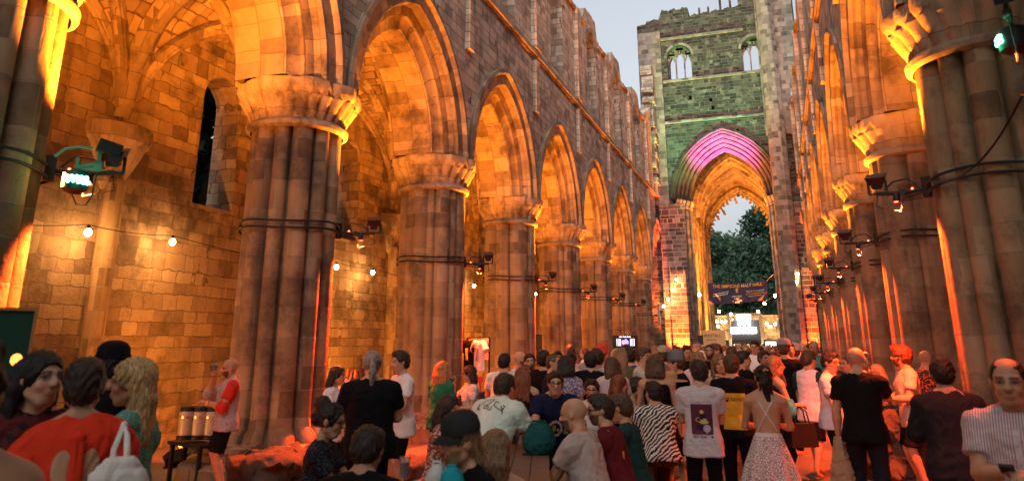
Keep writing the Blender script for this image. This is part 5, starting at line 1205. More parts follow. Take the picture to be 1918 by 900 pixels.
# middle rows
mid = [
 ('pale mint tee man seen from behind beside the second pier', 941, 660, 11.4, 176, dict(hair='short', hc='black', sc_=(.62, .66, .55), shirt='loose')),
 ('bald bearded man in pale shirt facing right near the second pier', 967, 657, 12.2, 70, dict(hair='bald', beard='dark', sc_=(.6, .62, .6), shirt='loose')),
 ('dark bearded man in light blue tee', 990, 660, 11.8, 30, dict(hair='short', hc='dark', beard='dark', sc_=(.2, .34, .55))),
 ('woman with very long auburn hair and dark long dress seen from behind', 983, 683, 9.8, 172, dict(fem=True, hair='long', hc='auburn', shirt='tank', sc_=BLK, pants='dress', pc=(.03, .01, .01))),
 ('person in loose black top turning right beside the third pier', 1016, 654, 11.2, 150, dict(hair='short', hc='black', sc_=BLK, shirt='loose')),
 ('short haired man in navy tee looking right', 1031, 660, 10.6, 84, dict(hair='buzz', hc='brown', sc_=NAVY)),
 ('man in black zip top facing the camera against the fourth pier', 1046, 656, 14.0, 5, dict(hair='short', hc='dark', sc_=BLK, shirt='long')),
 ('woman in grey floral dress with dark hair and slung bag seen from behind', 1060, 664, 10.5, 178, dict(fem=True, hair='bob', hc='black', sc_=(.16, .13, .2), sp=('floral', (.45, .4, .5), 1.4), shirt='loose', pants='dress', pc=(.16, .13, .2), pp=('floral', (.45, .4, .5), 1.4))),
 ('woman in pale pink top with dark updo', 1074, 660, 13.0, 165, dict(fem=True, hair='bun', hc='dark', sc_=(.6, .4, .42))),
 ('man in black long sleeved shirt seen from behind, centre left', 1101, 656, 10.8, 182, dict(hair='short', hc='black', sc_=BLK, shirt='loose', build=1.1, arms=('hold', 'hold'))),
 ('man in white tee with fine stripes seen from behind beside the black shirt', 1117, 651, 11.2, 176, dict(hair='short', hc='dark', sc_=(.58, .54, .54), sp=('stripe_h', (.35, .32, .34), 2.2), shirt='loose')),
 ('person in red cap under red light by the fourth pier', 1127, 646, 14.4, 20, dict(hair='short', hc='dark', hat=('cap', (.5, .06, .03)), sc_=(.4, .2, .15))),
 ('brown haired woman wearing a white backpack', 1147, 666, 10.6, 178, dict(fem=True, hair='long', hc='brown', sc_=(.55, .42, .42))),
 ('woman with long light brown hair in olive top', 1162, 650, 12.0, 170, dict(fem=True, hair='long', hc='light', sc_=(.1, .12, .04))),
 ('woman with dark curls in royal blue dress', 1182, 651, 13.0, 172, dict(fem=True, hair='curly', hc='black', sc_=(.02, .07, .24), pants='dress', pc=(.02, .07, .24), shirt='loose')),
 ('man in cream patterned shirt raising a glass to his mouth', 1202, 648, 11.4, 75, dict(hair='short', hc='brown', sc_=(.55, .48, .4), sp=('floral', (.35, .28, .22), 2.), shirt='loose', arms=('drink', 'sip'))),
 ('woman with brown bob and black low back top', 1228, 661, 9.8, 176, dict(fem=True, hair='bob', hc='brown', shirt='tank', sc_=BLK, pants='skirt', pc=BLK)),
 ('person in grey beanie and black tee looking left', 1272, 660, 10.8, -75, dict(hair='short', hc='brown', hat=('beanie', (.12, .13, .15)), sc_=BLK)),
 ('tan capped person left of the grey beanie', 1240, 650, 13.5, 160, dict(hair='short', hc='brown', hat=('cap', (.4, .28, .18)), sc_=(.18, .13, .1))),
 ('smiling man in black tee facing the camera in the crowd', 1288, 645, 16.0, 6, dict(hair='short', hc='dark', sc_=BLK)),
 ('woman in pale pink top with long fair hair seen from behind', 1305, 656, 12.6, 176, dict(fem=True, hair='long', hc='light', sc_=(.66, .5, .5))),
 ('bearded man in black tee holding a camera', 1331, 643, 14.8, -4, dict(hair='buzz', hc='black', beard='black', skin=3, sc_=BLK, arms=('phone', 'phone'), build=1.1)),
 ('man in pale lilac shirt looking left', 1348, 642, 15.2, -60, dict(hair='short', hc='brown', sc_=(.55, .53, .62), shirt='loose')),
 ('fair woman in green top with sunglasses on her head', 1354, 662, 10.8, -12, dict(fem=True, hair='wavy', hc='light', shirt='tank', sc_=(.03, .15, .08))),
 ('man in dark maroon shirt turned away left of the yellow polo', 1366, 647, 14.0, 150, dict(hair='short', hc='brown', sc_=(.1, .03, .03))),
 ('person in black with white slanted shoulder strap in mid crowd', 1387, 655, 12.4, 120, dict(hair='short', hc='black', sc_=BLK, shirt='long')),
 ('man in white tee holding a drink far down the nave', 1416, 636, 20.0, -10, dict(hair='short', hc='dark', sc_=(.75, .75, .72), pants='long', pc=(.12, .08, .05), arms=('phone', 'hold'))),
 ('person in olive tee with tanned skin beside the black handbag', 1427, 655, 13.5, 60, dict(hair='short', hc='dark', sc_=(.12, .12, .05), skin=3)),
 ('bearded man in white top under the right crossing pier', 1507, 639, 19.0, -20, dict(hair='bald', beard='dark', sc_=(.66, .6, .56))),
 ('woman with dark hair near the right crossing pier', 1526, 641, 18.0, -70, dict(fem=True, hair='bob', hc='dark', sc_=(.5, .4, .35))),
 ('person in cream bucket hat in front of the grey turret shaft', 1486, 645, 17.0, 170, dict(hair='short', hc='brown', hat=('beanie', (.45, .36, .26)), sc_=(.6, .6, .6))),
 ('man in dark tee just behind the grey cap', 1478, 640, 15.0, 30, dict(hair='short', hc='black', sc_=(.03, .03, .035))),
]
for i, (lab, x, top, D, an, kw) in enumerate(mid):
    kw.setdefault('arms', [('hold', 'down'), ('hold', 'hold'), ('down', 'down'), ('drink', 'down')][i % 4]); kw.setdefault('pants', ['long', 'long', 'shorts'][i % 3]); kw.setdefault('pc', [BLK, (.03, .035, .06), (.16, .12, .08)][i % 3])
    make_person(lab, x, top, D, an, group='people standing in mid nave', **kw)
# the far crowd
r_ = random.Random(21)
tops_ = [('white', (.74, .72, .70)), ('black', BLK), ('navy', NAVY), ('grey', (.3, .3, .31)), ('pale blue', (.35, .45, .6)), ('cream', (.62, .54, .42)), ('pink', (.6, .34, .34)), ('maroon', (.16, .03, .03)), ('olive', (.13, .13, .06)), ('beige', (.46, .36, .27)), ('teal', (.04, .2, .2)), ('tan', (.36, .22, .12))]
hairs_ = [('short', 'dark', 'short dark hair', 0), ('short', 'brown', 'short brown hair', 0), ('long', 'light', 'long light brown hair', 1), ('long', 'dark', 'long dark hair', 1), ('bald', 'dark', 'a shaven head', 0), ('wavy', 'blonde', 'wavy blonde hair', 1), ('bob', 'auburn', 'an auburn bob', 1), ('buzz', 'grey', 'cropped grey hair', 0), ('bun', 'brown', 'brown hair tied up', 1)]
def where(x, D):
    a = 'under the banner' if 1325 < x < 1450 else ('by the left crossing pier' if x < 1290 and D > 26 else ('beside the left arcade' if x < 1250 else ('by the right crossing pier' if x > 1450 else 'below the tower arch')))
    b = 'nearest rows' if D < 19 else ('middle rows' if D < 32 else ('far rows' if D < 48 else 'beyond the tower arch'))
    return a, b
cells = []; seen_l = {}; tries = 0
while len(cells) < 150 and tries < 8000:
    tries += 1
    X = 13+62*r_.random()**1.15; Y = r_.uniform(-1.2, 6.3)
    if X > 46 and not (0.2 < Y < 4.9): continue
    D = math.hypot(X, Y)
    if D < 14.5: continue
    zt = r_.gauss(1.80, .085); p = np.array([X, Y, zt])-CAM; wz = p@FW; px = CX+FPX*(p@RT)/wz; py = CY-FPX*(p@UPV)/wz
    if not (930 < px < 1530): continue
    if any((X-a)**2+(Y-b)**2 < .42**2 for a, b, *_ in cells): continue
    cells.append((X, Y, D, px, py))
for i, (X, Y, D, px, py) in enumerate(sorted(cells, key=lambda c: c[2])):
    tn, tc_ = tops_[r_.randrange(len(tops_))] if D < 40 or r_.random() < .4 else tops_[r_.choice([0, 5, 6, 9, 0])]; hk, hcn, hn, fem = hairs_[r_.randrange(len(hairs_))]
    a, b = where(px, D); lab = f'{hn} and {tn} top {a}, {b}'
    k0 = seen_l.get(lab, 0); seen_l[lab] = k0+1
    if k0: lab = f'{hn} and {tn} top {a}, {b}, {["farther", "third", "fourth", "fifth"][min(k0-1, 3)]} one'
    an = r_.choice([180, 180, 170, 195, 150, 210, 90, -90, 60, -60, 20, -20, 0])+r_.uniform(-15, 15)
    make_person(lab, px, py, D, an, fem=bool(fem), hair=hk, hc=hcn, sc_=tc_, shirt=r_.choice(['tee', 'loose', 'loose', 'long'] if not fem else ['tee', 'tank', 'loose']), skin=r_.choice([0, 0, 1, 2, 2, 3, 4]), pants='long', pc=r_.choice([BLK, (.03, .04, .08), (.15, .11, .08)]), arms=r_.choice([('hold', 'down'), ('hold', 'hold'), ('drink', 'down'), ('down', 'down')]), group='crowd filling the far nave', shoes=False)
print('people', round(_t.time()-_t0, 1))
# ------------------------------------------------------------------ trees beyond the ruin
def leaf_mat(name, c):
    m, n, b, N, L = nodes(name); oi = N('ShaderNodeNewGeometry'); mr = N('ShaderNodeValToRGB')
    mr.color_ramp.elements[0].color = (*[x*.55 for x in c], 1); mr.color_ramp.elements[1].color = (*[x*1.5 for x in c], 1); L(oi.outputs['Random Per Island'], mr.inputs[0]); L(mr.outputs[0], b.inputs['Base Color']); b.inputs['Roughness'].default_value = .6
    return m
LEAF = [leaf_mat('leaves_dark', (.022, .062, .034)), leaf_mat('leaves_mid', (.045, .095, .042))]
M_BARK = simple('bark', (.06, .045, .03), .9, bump=.6, bscale=12)
def tree(x, y, h, r, seed, label, nleaf=6000, ls=.6, mat=0, group='trees beyond the east window'):
    rg = np.random.RandomState(seed); root = empty('tree', (x, y, 0), 0, label, 'tree', group)
    b = MB(); b.tube([(0, 0, 0), (.1, .05, h*.25), (-.1, .1, h*.5), (.05, 0, h*.8)], [r*.11, r*.085, r*.06, r*.02], 9)
    blobs = []
    for k in range(15):
        a = rg.uniform(0, 2*PI); q = r*.72*math.sqrt(rg.rand()); z = h*(.34+.56*rg.rand()); q *= (1-.55*abs(z/h-.55)/.45); c = np.array([q*math.cos(a), q*math.sin(a), z]); blobs.append((c, r*rg.uniform(.26, .46)))
        b.tube([(0, 0, h*.2+.3*z*.4), tuple(c*np.array([.5, .5, .8])), tuple(c)], [r*.04, r*.025, r*.008], 6)
    blobs.append((np.array([0, 0, h*.88]), r*.34))
    b.build('trunk', M_BARK, root, smooth=60)
    V = []; F = []
    for i in range(nleaf):
        c, rb = blobs[rg.randint(len(blobs))]; d = rg.normal(size=3); d /= np.linalg.norm(d); p = c+d*rb*(rg.rand()**.35)*np.array([1, 1, .8])*(1+.18*math.sin(7*d[0]+5*d[1])*math.cos(6*d[2]))
        u = rg.normal(size=3); u /= np.linalg.norm(u); v = np.cross(u, rg.normal(size=3)); v /= np.linalg.norm(v); s_ = ls*rg.uniform(.5, 1.2); k = len(V)
        V += [p+u*s_*.5, p+v*s_*.28, p-u*s_*.5, p-v*s_*.28]; F.append((k, k+1, k+2, k+3))
    me = bpy.data.meshes.new('crown'); me.from_pydata([tuple(q) for q in V], [], F); me.materials.append(LEAF[mat]); o = bpy.data.objects.new('crown', me); col.objects.link(o); o.parent = root
    return root
def tree_at(px, top, X, r, seed, label, **k):
    p = on_x(px, top, X); return tree(p[0], p[1], p[2], r, seed, label, **k)
tree_at(1436, 372, 96, 7.2, 1, 'tall dark leafy tree rising to the right beyond the east window', nleaf=20000)
tree_at(1390, 440, 104, 6.0, 2, 'rounded tree in the middle beyond the east window', nleaf=14000, mat=1)
tree_at(1342, 432, 112, 7.5, 3, 'pale green tree to the left beyond the east window', nleaf=14000, mat=1)
tree_at(1312, 430, 100, 6.5, 4, 'dark tree half hidden by the left side of the east window', nleaf=10000)
tree_at(1405, 500, 90, 5.2, 5, 'low dark tree above the bar sign', nleaf=12000)
tree_at(1350, 505, 93, 5.4, 6, 'low bushy tree left of the bar sign', nleaf=12000)
tree_at(1462, 400, 92, 6.5, 12, 'dark tree half hidden by the grey turret shaft', nleaf=10000)
for i, (x, y) in enumerate(((12.5, 17.5), (19, 18), (25, 18), (17, 22), (33, 20))):
    tree(x, y, 15, 5.0, 20+i, ['dark tree outside the first lancet of the left aisle', 'dark tree outside the second lancet of the left aisle', 'tree outside the third lancet of the left aisle', 'second dark tree farther out beyond the left aisle lancets', 'tree outside the far lancets of the left aisle'][i], nleaf=8000, group='trees outside the left aisle')

# ------------------------------------------------------------------ signs
def banner():
    A = on_x(1326, 529, 50); B = on_x(1437, 524, 50); Cb = on_x(1327, 569, 50); Db = on_x(1437, 561, 50)
    root = empty('banner', tuple(A), 0, 'dark purple fabric banner with yellow lettering hung across the tower arch', 'banner')
    A, B, Cb, Db = (Vector(q)-Vector(A) for q in (A, B, Cb, Db))
    def pl(u, v, lift=0):                                  # u, v in 0..1, v downwards
        p = A.lerp(B, u).lerp(Cb.lerp(Db, u), v); sag = .08*4*u*(1-u); fold = .05*math.sin(14*u+6*v)*v+.03*math.sin(25*(u-.5)*(v+.4)); p.z -= sag*(1-.3*v); p.x += fold-lift; return p
    n, m = 48, 20; b = MB(); b.grid([[pl(i/n, j/m) for i in range(n+1)] for j in range(m+1)]); b.build('cloth', simple('banner_cloth', (.045, .032, .065), .75, var=.1), root, smooth=60)
    Wd, Hd = (B-A).length, (Cb-A).length
    T = lambda s, size, cx_, cy_, mi, w_: [([(.5+(u-0)/Wd, .5-v/Hd) for u, v in pts], mi, l) for pts, mi, l in text_shapes(s, size, cx_*Wd, cy_*Hd, mi, width=w_*Wd)]
    sh_ = T('THE SIMPSONS MALT HALL', .30, 0, .33, 0, .84)+T('PROUD TO SUPPORT', .13, .30, .02, 1, .30)+T('LEEDS INTERNATIONAL', .11, .30, -.10, 0, .32)+T('BEER FESTIVAL', .11, .30, -.22, 0, .22)
    sh_ += T('SIMPSONS', .13, -.01, -.18, 1, .17)+T('MALT', .12, -.01, -.29, 1, .08)
    for k in range(2):                                     # two lines of joined handwriting
        for q in range(11):
            u = .09+q*.024-.01*k; v = .52+.1*k-.012*q+.012*(q % 2); sh_.append(([(u, v), (u+.018, v-.01), (u+.02, v+.035), (u+.003, v+.05)], 1, .003))
    for s in (-1, 1):                                      # ear of barley
        for q in range(4): cx_, cy_ = .49+s*.010, .30+q*.05; sh_.append(([(cx_-.008, cy_), (cx_+s*.006, cy_-.03), (cx_+.010, cy_), (cx_+s*.002, cy_+.035)], 0, .003))
    sh_.append(([(.487, .25), (.49, .22), (.493, .25), (.493, .52), (.487, .52)], 0, .002)); sh_.append(([(.42, .88), (.57, .88), (.57, .92), (.42, .92)], 1, .002)); sh_.append(([(.46, .95), (.53, .95), (.53, .98), (.46, .98)], 1, .002))
    mb = MB()
    for pts, mi, l in sh_: mb.face([pl(u, v, .012+l) for u, v in pts], None, mi)
    mb.build('lettering', [simple('banner_yellow', (.85, .42, .05), .7, var=.05), simple('banner_white', (.7, .68, .7), .7, var=.05)], root)
    b = MB()
    for p, q in ((A, Vector((-.3, 5.15, 6.55))-Vector(root.location)+Vector((50, 0, 0))), (B, Vector((-.3, -.2, 6.5))-Vector(root.location)+Vector((50, 0, 0)))):
        b.tube([p, (p+q)*.5-Vector((0, 0, .05)), q], .012, 6)
    b.build('rope', simple('rope_magenta_lit', (.4, .2, .4), .8), root)  # magenta lamplight on the rope is put into its colour
banner()
def board(name, label, cat, c, w_, h_, mat, texts, legs=True, rz=None, tilt=0, th=.04, frame=None):
    los = math.atan2(c[1], c[0]); rz = los if rz is None else rz
    root = empty(name, (c[0], c[1], 0), rz, label, cat); z = c[2]
    b = MB(); b.box((th/2+.003, 0, z), (th, w_, h_)); b.build('panel', mat, root)
    if texts:
        mats = []; mb = MB()
        for s, size, u, v, colr, wd in texts:
            if colr not in mats: mats.append(colr)
            for pts, mi, l in (text_shapes(s, size, u, v, 0, width=wd) if isinstance(s, str) else s): mb.face([(-.006-l, -q[0], z+q[1]) for q in pts], None, mats.index(colr))
        mb.build('lettering', mats, root)
    b = MB()
    if frame:
        for s in (-1, 1): b.box((th/2, s*(w_/2+.012), z), (th+.03, .024, h_+.05)); b.box((th/2, 0, z+s*(h_/2+.012)), (th+.03, w_, .024))
        b.build('frame', frame, root)
    if legs:
        b = MB()
        for s in (-1, 1): b.bar((th+.03, s*(w_/2-.08), 0), (th+.03, s*(w_/2-.08), z), .04); b.bar((-.2, s*(w_/2-.08), .02), (.35, s*(w_/2-.08), .02), .05, .03)
        b.build('stand', M_BLACK, root)
    return root
M_CREAM = simple('sign_cream', (.62, .44, .22), .7, var=.06); M_INKD = simple('sign_ink', (.03, .02, .02), .7)
p = on_x(1333, 633, 51.5); board('sign_board', 'cream sign board lettered KIRKSTALL at the left of the far bar', 'sign', p, 1.75, 1.0, M_CREAM, [('KIRKSTALL', .26, 0, .16, M_INKD, 1.25), ('BREWERY', .13, 0, -.1, M_INKD, .7)], rz=.02)
M_SCRB = simple('screen_black', (.008, .008, .01), .3); M_SCRW = emit('screen_white', (.8, .85, 1), 1.2); M_SCRP = emit('screen_purple', (.25, .18, .9), 1.4)
def rows(u0, v0, n, gap, ln, thk): return [([(u0+k*gap, v0), (u0+k*gap+thk, v0), (u0+k*gap+thk, v0-ln), (u0+k*gap, v0-ln)], 0, .002) for k in range(n)]
blob = [([(.13*math.cos(t)*(1+.25*math.sin(3*t)), -.05+.16*math.sin(t)*(1+.2*math.cos(5*t))) for t in np.linspace(0, 2*PI, 20)[:-1]], 0, .002)]
p = at_depth(1171, 640, 31.0); board('menu_screen', 'black screen with white tap symbols and purple emblem at the sixth left pier', 'screen', p, 1.0, .52, M_SCRB, [('ON THE BAR', .075, 0, .2, M_SCRW, .46), (rows(-.34, .13, 4, .05, .28, .016), 0, 0, 0, M_SCRW, 0), (rows(.2, .13, 4, .05, .28, .016), 0, 0, 0, M_SCRW, 0), (blob, 0, 0, 0, M_SCRP, 0)])
p = at_depth(-38, 652, 7.0); gboard = board('notice_board', 'dark green notice board with orange lit top edge at the far left', 'notice board', p, .62, .56, simple('board_green', (.004, .06, .035), .6), [([([(.10+.03*math.cos(t), .03+.05*math.sin(t)) for t in np.linspace(0, 2*PI, 14)[:-1]], 0, .002)], 0, 0, 0, M_INKD, 0)], frame=simple('board_rim_orange_lit', (.45, .2, .06), .5))  # orange light on the top edge is put into the frame colour
p = on_y(1234, 590, 6.1); root = empty('poster', (p[0], p[1], p[2]), R(-68), 'white poster hanging by the last left pier before the tower', 'poster'); b = MB(); b.box((0, 0, 0), (.02, .55, 1.05)); b.build('sheet', simple('paper', (.7, .68, .66), .8), root); b = MB(); b.bar((0, -.3, .54), (0, .3, .54), .03); b.build('batten', M_BLACK, root)
# orange hazard lamps on a stake below the notice board
q = at_depth(36, 688, 6.0); root = empty('warning_lamp', (q[0], q[1], 0), 0, 'two small orange lamps on a stake under the green notice board', 'lamp'); b = MB(); b.tube([(0, 0, 0), (0, 0, q[2]+.05)], .02, 8); b.build('stake', M_BLACK, root)
for dz in (-.04, .05): b = MB(); b.ball((-.03, 0, q[2]+dz), .04, 10, sc_=(.8, 1, 1)); b.build('lamp_glass', emit('hazard_orange', (1, .22, .04), 2.2), root, smooth=80)

# ------------------------------------------------------------------ the far bar
def far_bar():
    root = empty('bar_frame', (72, 2.2, 0), 0, 'far bar under a timber goal post frame with glowing white signs', 'bar')
    y0, y1 = on_x(1365, 600, 72)[1]-2.2, on_x(1425, 600, 72)[1]-2.2; zt = on_x(1395, 588, 72)[2]
    M_POST = simple('pale_timber', (.5, .38, .24), .7)
    for y in (y0, y1): b = MB(); b.bar((0, y, 0), (0, y, zt), .22); b.build('post', M_POST, root)
    b = MB(); b.bar((0, y0+.11, zt+.05), (0, y1-.11, zt+.05), .12); b.build('lintel', M_POST, root)
    b = MB(); b.box((.5, (y0+y1)/2, 1.1), (.7, 4.6, 2.2)); b.box((.1, (y0+y1)/2, 1.12), (.5, 4.9, .06)); b.build('counter', M_BLACK, root)
    b = MB(); b.box((.45, (y0+y1)/2, 3.0), (.1, y0-y1-.3, 1.9)); b.build('fascia', simple('fascia_dark', (.05, .05, .055), .6), root)
    zc = on_x(1391, 618, 72)[2]; yc = on_x(1391, 618, 72)[1]-2.2
    b = MB(); b.box((.33, yc, zc), (.1, 2.35, .5)); b.build('light_box', emit('white_light_box', (.9, .97, 1), 9), root)
    W = emit('white_neon', (.85, .96, 1), 7)
    yc = on_x(1393, 598, 72)[1]-2.2; zc = on_x(1393, 598, 72)[2]
    for k in (-1, 0, 1):
        b = MB(); b.lathe([(.05, -.5), (.09, -.52), (.11, -.44), (.13, -.1), (.2, .12), (.2, .42), (.13, .5), (.12, .42), (0, .42)], (.1, yc-k*.42, zc), 14); b.build('sign_glass', W, root, smooth=50)
    la = lamp('AREA', 'bar_glow', (-.4, yc, 3.2), (-6, yc, 1.2), (1, .93, .85), 500, root); la.data.size = 2.5
    r2 = empty('white_kiosk', tuple(on_x(1445, 640, 70)*np.array([1, 1, 0])), 0, 'small white lit kiosk right of the far bar', 'kiosk')
    b = MB(); b.box((0, 0, 1.05), (.9, 1.0, 2.1)); b.build('cabinet', simple('kiosk_white', (.7, .7, .7), .5), r2); b = MB(); b.box((-.47, 0, 1.75), (.04, .9, .5)); b.build('light_panel', emit('kiosk_panel', (.8, .92, 1), 3.5), r2); b = MB(); b.box((-.2, 0, 2.16), (1.5, 1.25, .1)); b.build('canopy', M_BLACK, r2)
    r3 = empty('boundary_wall', (77, 3, 0), 0, 'yellow lit stone boundary wall behind the far bar', 'wall'); b = MB(); b.box((.3, 0, 2.2), (.6, 26, 4.4)); b.build('masonry', S_AISLE, r3); b = MB(); b.box((.3, 0, 4.46), (.8, 26, .12)); b.build('coping', S_CAP, r3)
far_bar()
def string_px(pts, X, label, e=0, size=.1, hooks=((-30, -12), (30, -12))):
    P = [tuple(on_x(x, y, Xi)) for (x, y), Xi in zip(pts, X if hasattr(X, '__len__') else [X]*len(pts))]
    a = tuple(np.array(P[0])+(np.array(P[0])-np.array(P[1]))*.6+np.array([0, 0, .3])); z = tuple(np.array(P[-1])+(np.array(P[-1])-np.array(P[-2]))*.6+np.array([0, 0, .3]))
    festoon([a]+[(p[0], p[1], p[2]+size+.06) for p in P]+[z], label, 'festoon strings by the tower', P, e, size, (1, .6, .2))
string_px([(1267, 523), (1260, 543), (1252, 560), (1243, 573)], 46.7, 'short string of warm bulbs down the red left crossing pier', 30, .075)
string_px([(1291, 535), (1310, 552), (1347, 583), (1369, 588), (1420, 583), (1432, 568), (1452, 553)], [49, 52, 60, 64, 64, 60, 56], 'long string of warm bulbs swagged through the tower arch under the banner', 60, .10)
string_px([(1343, 601), (1352, 602), (1359, 601), (1372, 600), (1420, 605), (1436, 606), (1452, 606)], 74, 'row of bulbs along the yellow wall behind the far bar', 120, .11)
string_px([(1345, 611), (1443, 611)], 75, 'two low bulbs in front of the yellow boundary wall', 120, .11)
string_px([(1494, 513), (1492, 527)], 46.5, 'pair of warm bulbs on the red right crossing pier', 20, .075)

# ------------------------------------------------------------------ tables, stools, goods
def picnic_table(x, y, rz, L_, z, label, wmat=M_WOOD):
    root = empty('picnic_table', (x, y, 0), rz, label, 'table', 'wooden tables in the nave'); b = MB()
    for k in range(5): b.box((0, (k-2)*.165, z-.02), (L_, .158, .04))
    b.build('table_top', wmat, root)
    for sx in (-1, 1):
        for sy in (-1, 1): b = MB(); b.bar((sx*(L_/2-.3), sy*.28, z-.04), (sx*(L_/2-.3), sy*.42, 0), .10, .05); b.build('leg', wmat, root)
        b = MB(); b.bar((sx*(L_/2-.36), -.38, z*.5), (sx*(L_/2-.36), .38, z*.5), .09, .045); b.build('cross_bar', wmat, root)
    return root
def bench(x, y, rz, L_, z, label, wmat=M_WOOD2):
    root = empty('wooden_bench', (x, y, 0), rz, label, 'bench', 'benches and stools at the tables'); b = MB(); b.box((0, 0, z-.02), (L_, .30, .045)); b.build('seat', wmat, root)
    for sx in (-1, 1):
        for sy in (-1, 1): b = MB(); b.bar((sx*(L_/2-.10), sy*.08, z-.045), (sx*(L_/2-.03), sy*.17, 0), .055, .07); b.build('leg', wmat, root)
        b = MB(); b.bar((sx*(L_/2-.065), -.12, z*.42), (sx*(L_/2-.065), .12, z*.42), .04, .06); b.build('stretcher', wmat, root)
    return root
def put(px, py, z):                                         # point of the picture at height z
    d = px_dir(px, py); return CAM+d*((z-HCAM)/d[2])
c = at_depth(948, 800, 7.6); losa = math.atan2(c[1], c[0])
picnic_table(c[0], c[1], losa-.05, 3.0, .97, 'dark wooden table with bags and glasses between the seated friends in front')
c2 = at_depth(1190, 770, 11.8); picnic_table(c2[0], c2[1], losa-.25, 2.6, 1.0, 'second wooden table beside the striped shirt and straw hat')
c3 = at_depth(770, 890, 5.2); picnic_table(c3[0], c3[1], math.atan2(c3[1], c3[0])+PI/2, 1.5, .95, 'near table at the bottom edge between the glasses woman and the cap man')
s1 = at_depth(1252, 820, 10.3); bench(s1[0], s1[1], losa+.9, .62, .60, 'pale wooden stool with splayed legs under the striped shirt')
for key, lab in (('bald', 'bench under the bald man in beige'), ('maroon', 'bench under the man in maroon'), ('forest', 'bench under the man in dark green'), ('specs', 'stool under the woman with glasses'), ('capman', 'stool under the man in the dark cap'), ('brownhair', 'stool under the woman with long brown hair'), ('patterned', 'stool under the woman in red pattern'), ('beardg', 'stool under the bearded man in glasses'), ('strawhat', 'stool under the woman in straw hat'), ('print', 'stool under the man with bowed head'), ('redhead', 'stool under the auburn haired woman'), ('yellowt', 'stool under the man in pale yellow')):
    inf = P_[key]; rt = inf['root']; hp = world(inf, inf['hip']); bench(hp.x, hp.y, rt.rotation_euler.z+PI/2, .55, max(hp.z-.11*inf['S'], .3), lab)
def soft_bag(c, size, label, cl, name='bag', cat='bag', seed=0, rz=0, strap=True):
    root = empty(name, tuple(c), rz, label, cat); lo = -np.array(size)*.8; hi = np.array(size)*.8+np.array([0, 0, .1]); G = Field(lo, hi, .012)
    G.ell((0, 0, -size[2]*.08), np.array(size)*.5, None, .02); G.ell((size[0]*.1, 0, size[2]*.22), np.array(size)*np.array([.36, .38, .34]), None, .06); G.D = np.maximum(G.D, -(G.lo[2]+G.h*np.arange(G.n[2])+size[2]*.5)[None, None, :].astype(np.float32)); V, F = G.mesh(); V = crumple(V, F, .02, seed, .8); mesh_obj('body', V, F, fabric(cl), root)
    if strap: b = MB(); b.tube([(0, -size[1]*.3, size[2]*.35), (0, -size[1]*.18, size[2]*.62), (0, size[1]*.18, size[2]*.62), (0, size[1]*.3, size[2]*.35)], .012, 6); b.build('strap', fabric(cl), root, smooth=60)
    return root
p = at_depth(1010, 820, 7.6); p[2] = .97+.13; soft_bag(p, (.25, .30, .27), 'dark green backpack standing on the front table', (.012, .075, .07), 'backpack', 'backpack', 1, losa)
p = at_depth(818, 890, 5.2); p[2] -= .04; soft_bag(p, (.15, .12, .2), 'white flowered bag beside the cap man', (.6, .6, .55), seed=2)
p = at_depth(846, 895, 5.1); p[2] -= .03; soft_bag(p, (.13, .12, .17), 'bright turquoise bag beside the cap man', (.02, .32, .40), seed=1.4)
drinks = [(965, 832, .97), (985, 838, .97), (1060, 812, .97), (1048, 800, .97), (1032, 806, .97), (1078, 805, .97), (1092, 815, .97), (1200, 757, 1.0), (1212, 752, 1.0), (1190, 748, 1.0)]
for i, (x, y, z) in enumerate(drinks):
    q = put(x, y, z); beer_glass(q, ['glass of amber beer at the near end of the front table', 'half full glass beside the dark green backpack', 'empty glass behind the green backpack on the front table', 'glass of pale beer before the man in navy', 'stemmed glass in the middle of the front table', 'glass by the bald man\'s elbow', 'stemmed glass at the maroon man\'s hand', 'plastic cup of pale beer on the second table', 'tall clear cup next to the striped shirt', 'red drink on the second table'][i], [(.5, .22, .03), (.6, .35, .06), (.55, .3, .05), (.65, .4, .08)][i % 4] if i != 9 else (.5, .03, .02), stem=i in (4, 6))
q = put(995, 850, .975); root = empty('phone', tuple(q), losa, 'dark phone lying on the edge of the front table', 'phone'); b = MB(); b.box((0, 0, .006), (.08, .17, .012)); b.build('case', M_BLACK, root)
q = put(757, 893, .95)
beer_glass(q, 'clear tumbler before the woman with glasses', (.6, .5, .4))
# drinks and phone in hands
hand_glass(P_['raglan'], 1, 'round glass of dark beer held up by the bearded man in red sleeves', (.05, .02, .008), True)
hand_glass(P_['floral'], 1, 'stemmed glass held by the woman in white floral dress', (.5, .25, .08), True)
inf = P_['phone']; w_ = world(inf, inf['hands'][1]+np.array([.085, .02, .03])); root = empty('phone', tuple(w_), inf['root'].rotation_euler.z, 'dark phone in the hand of the man in striped shirt', 'phone'); b = MB(); b.box((0, 0, 0), (.15, .078, .014), ry=R(-25)); b.build('case', M_BLACK, root)
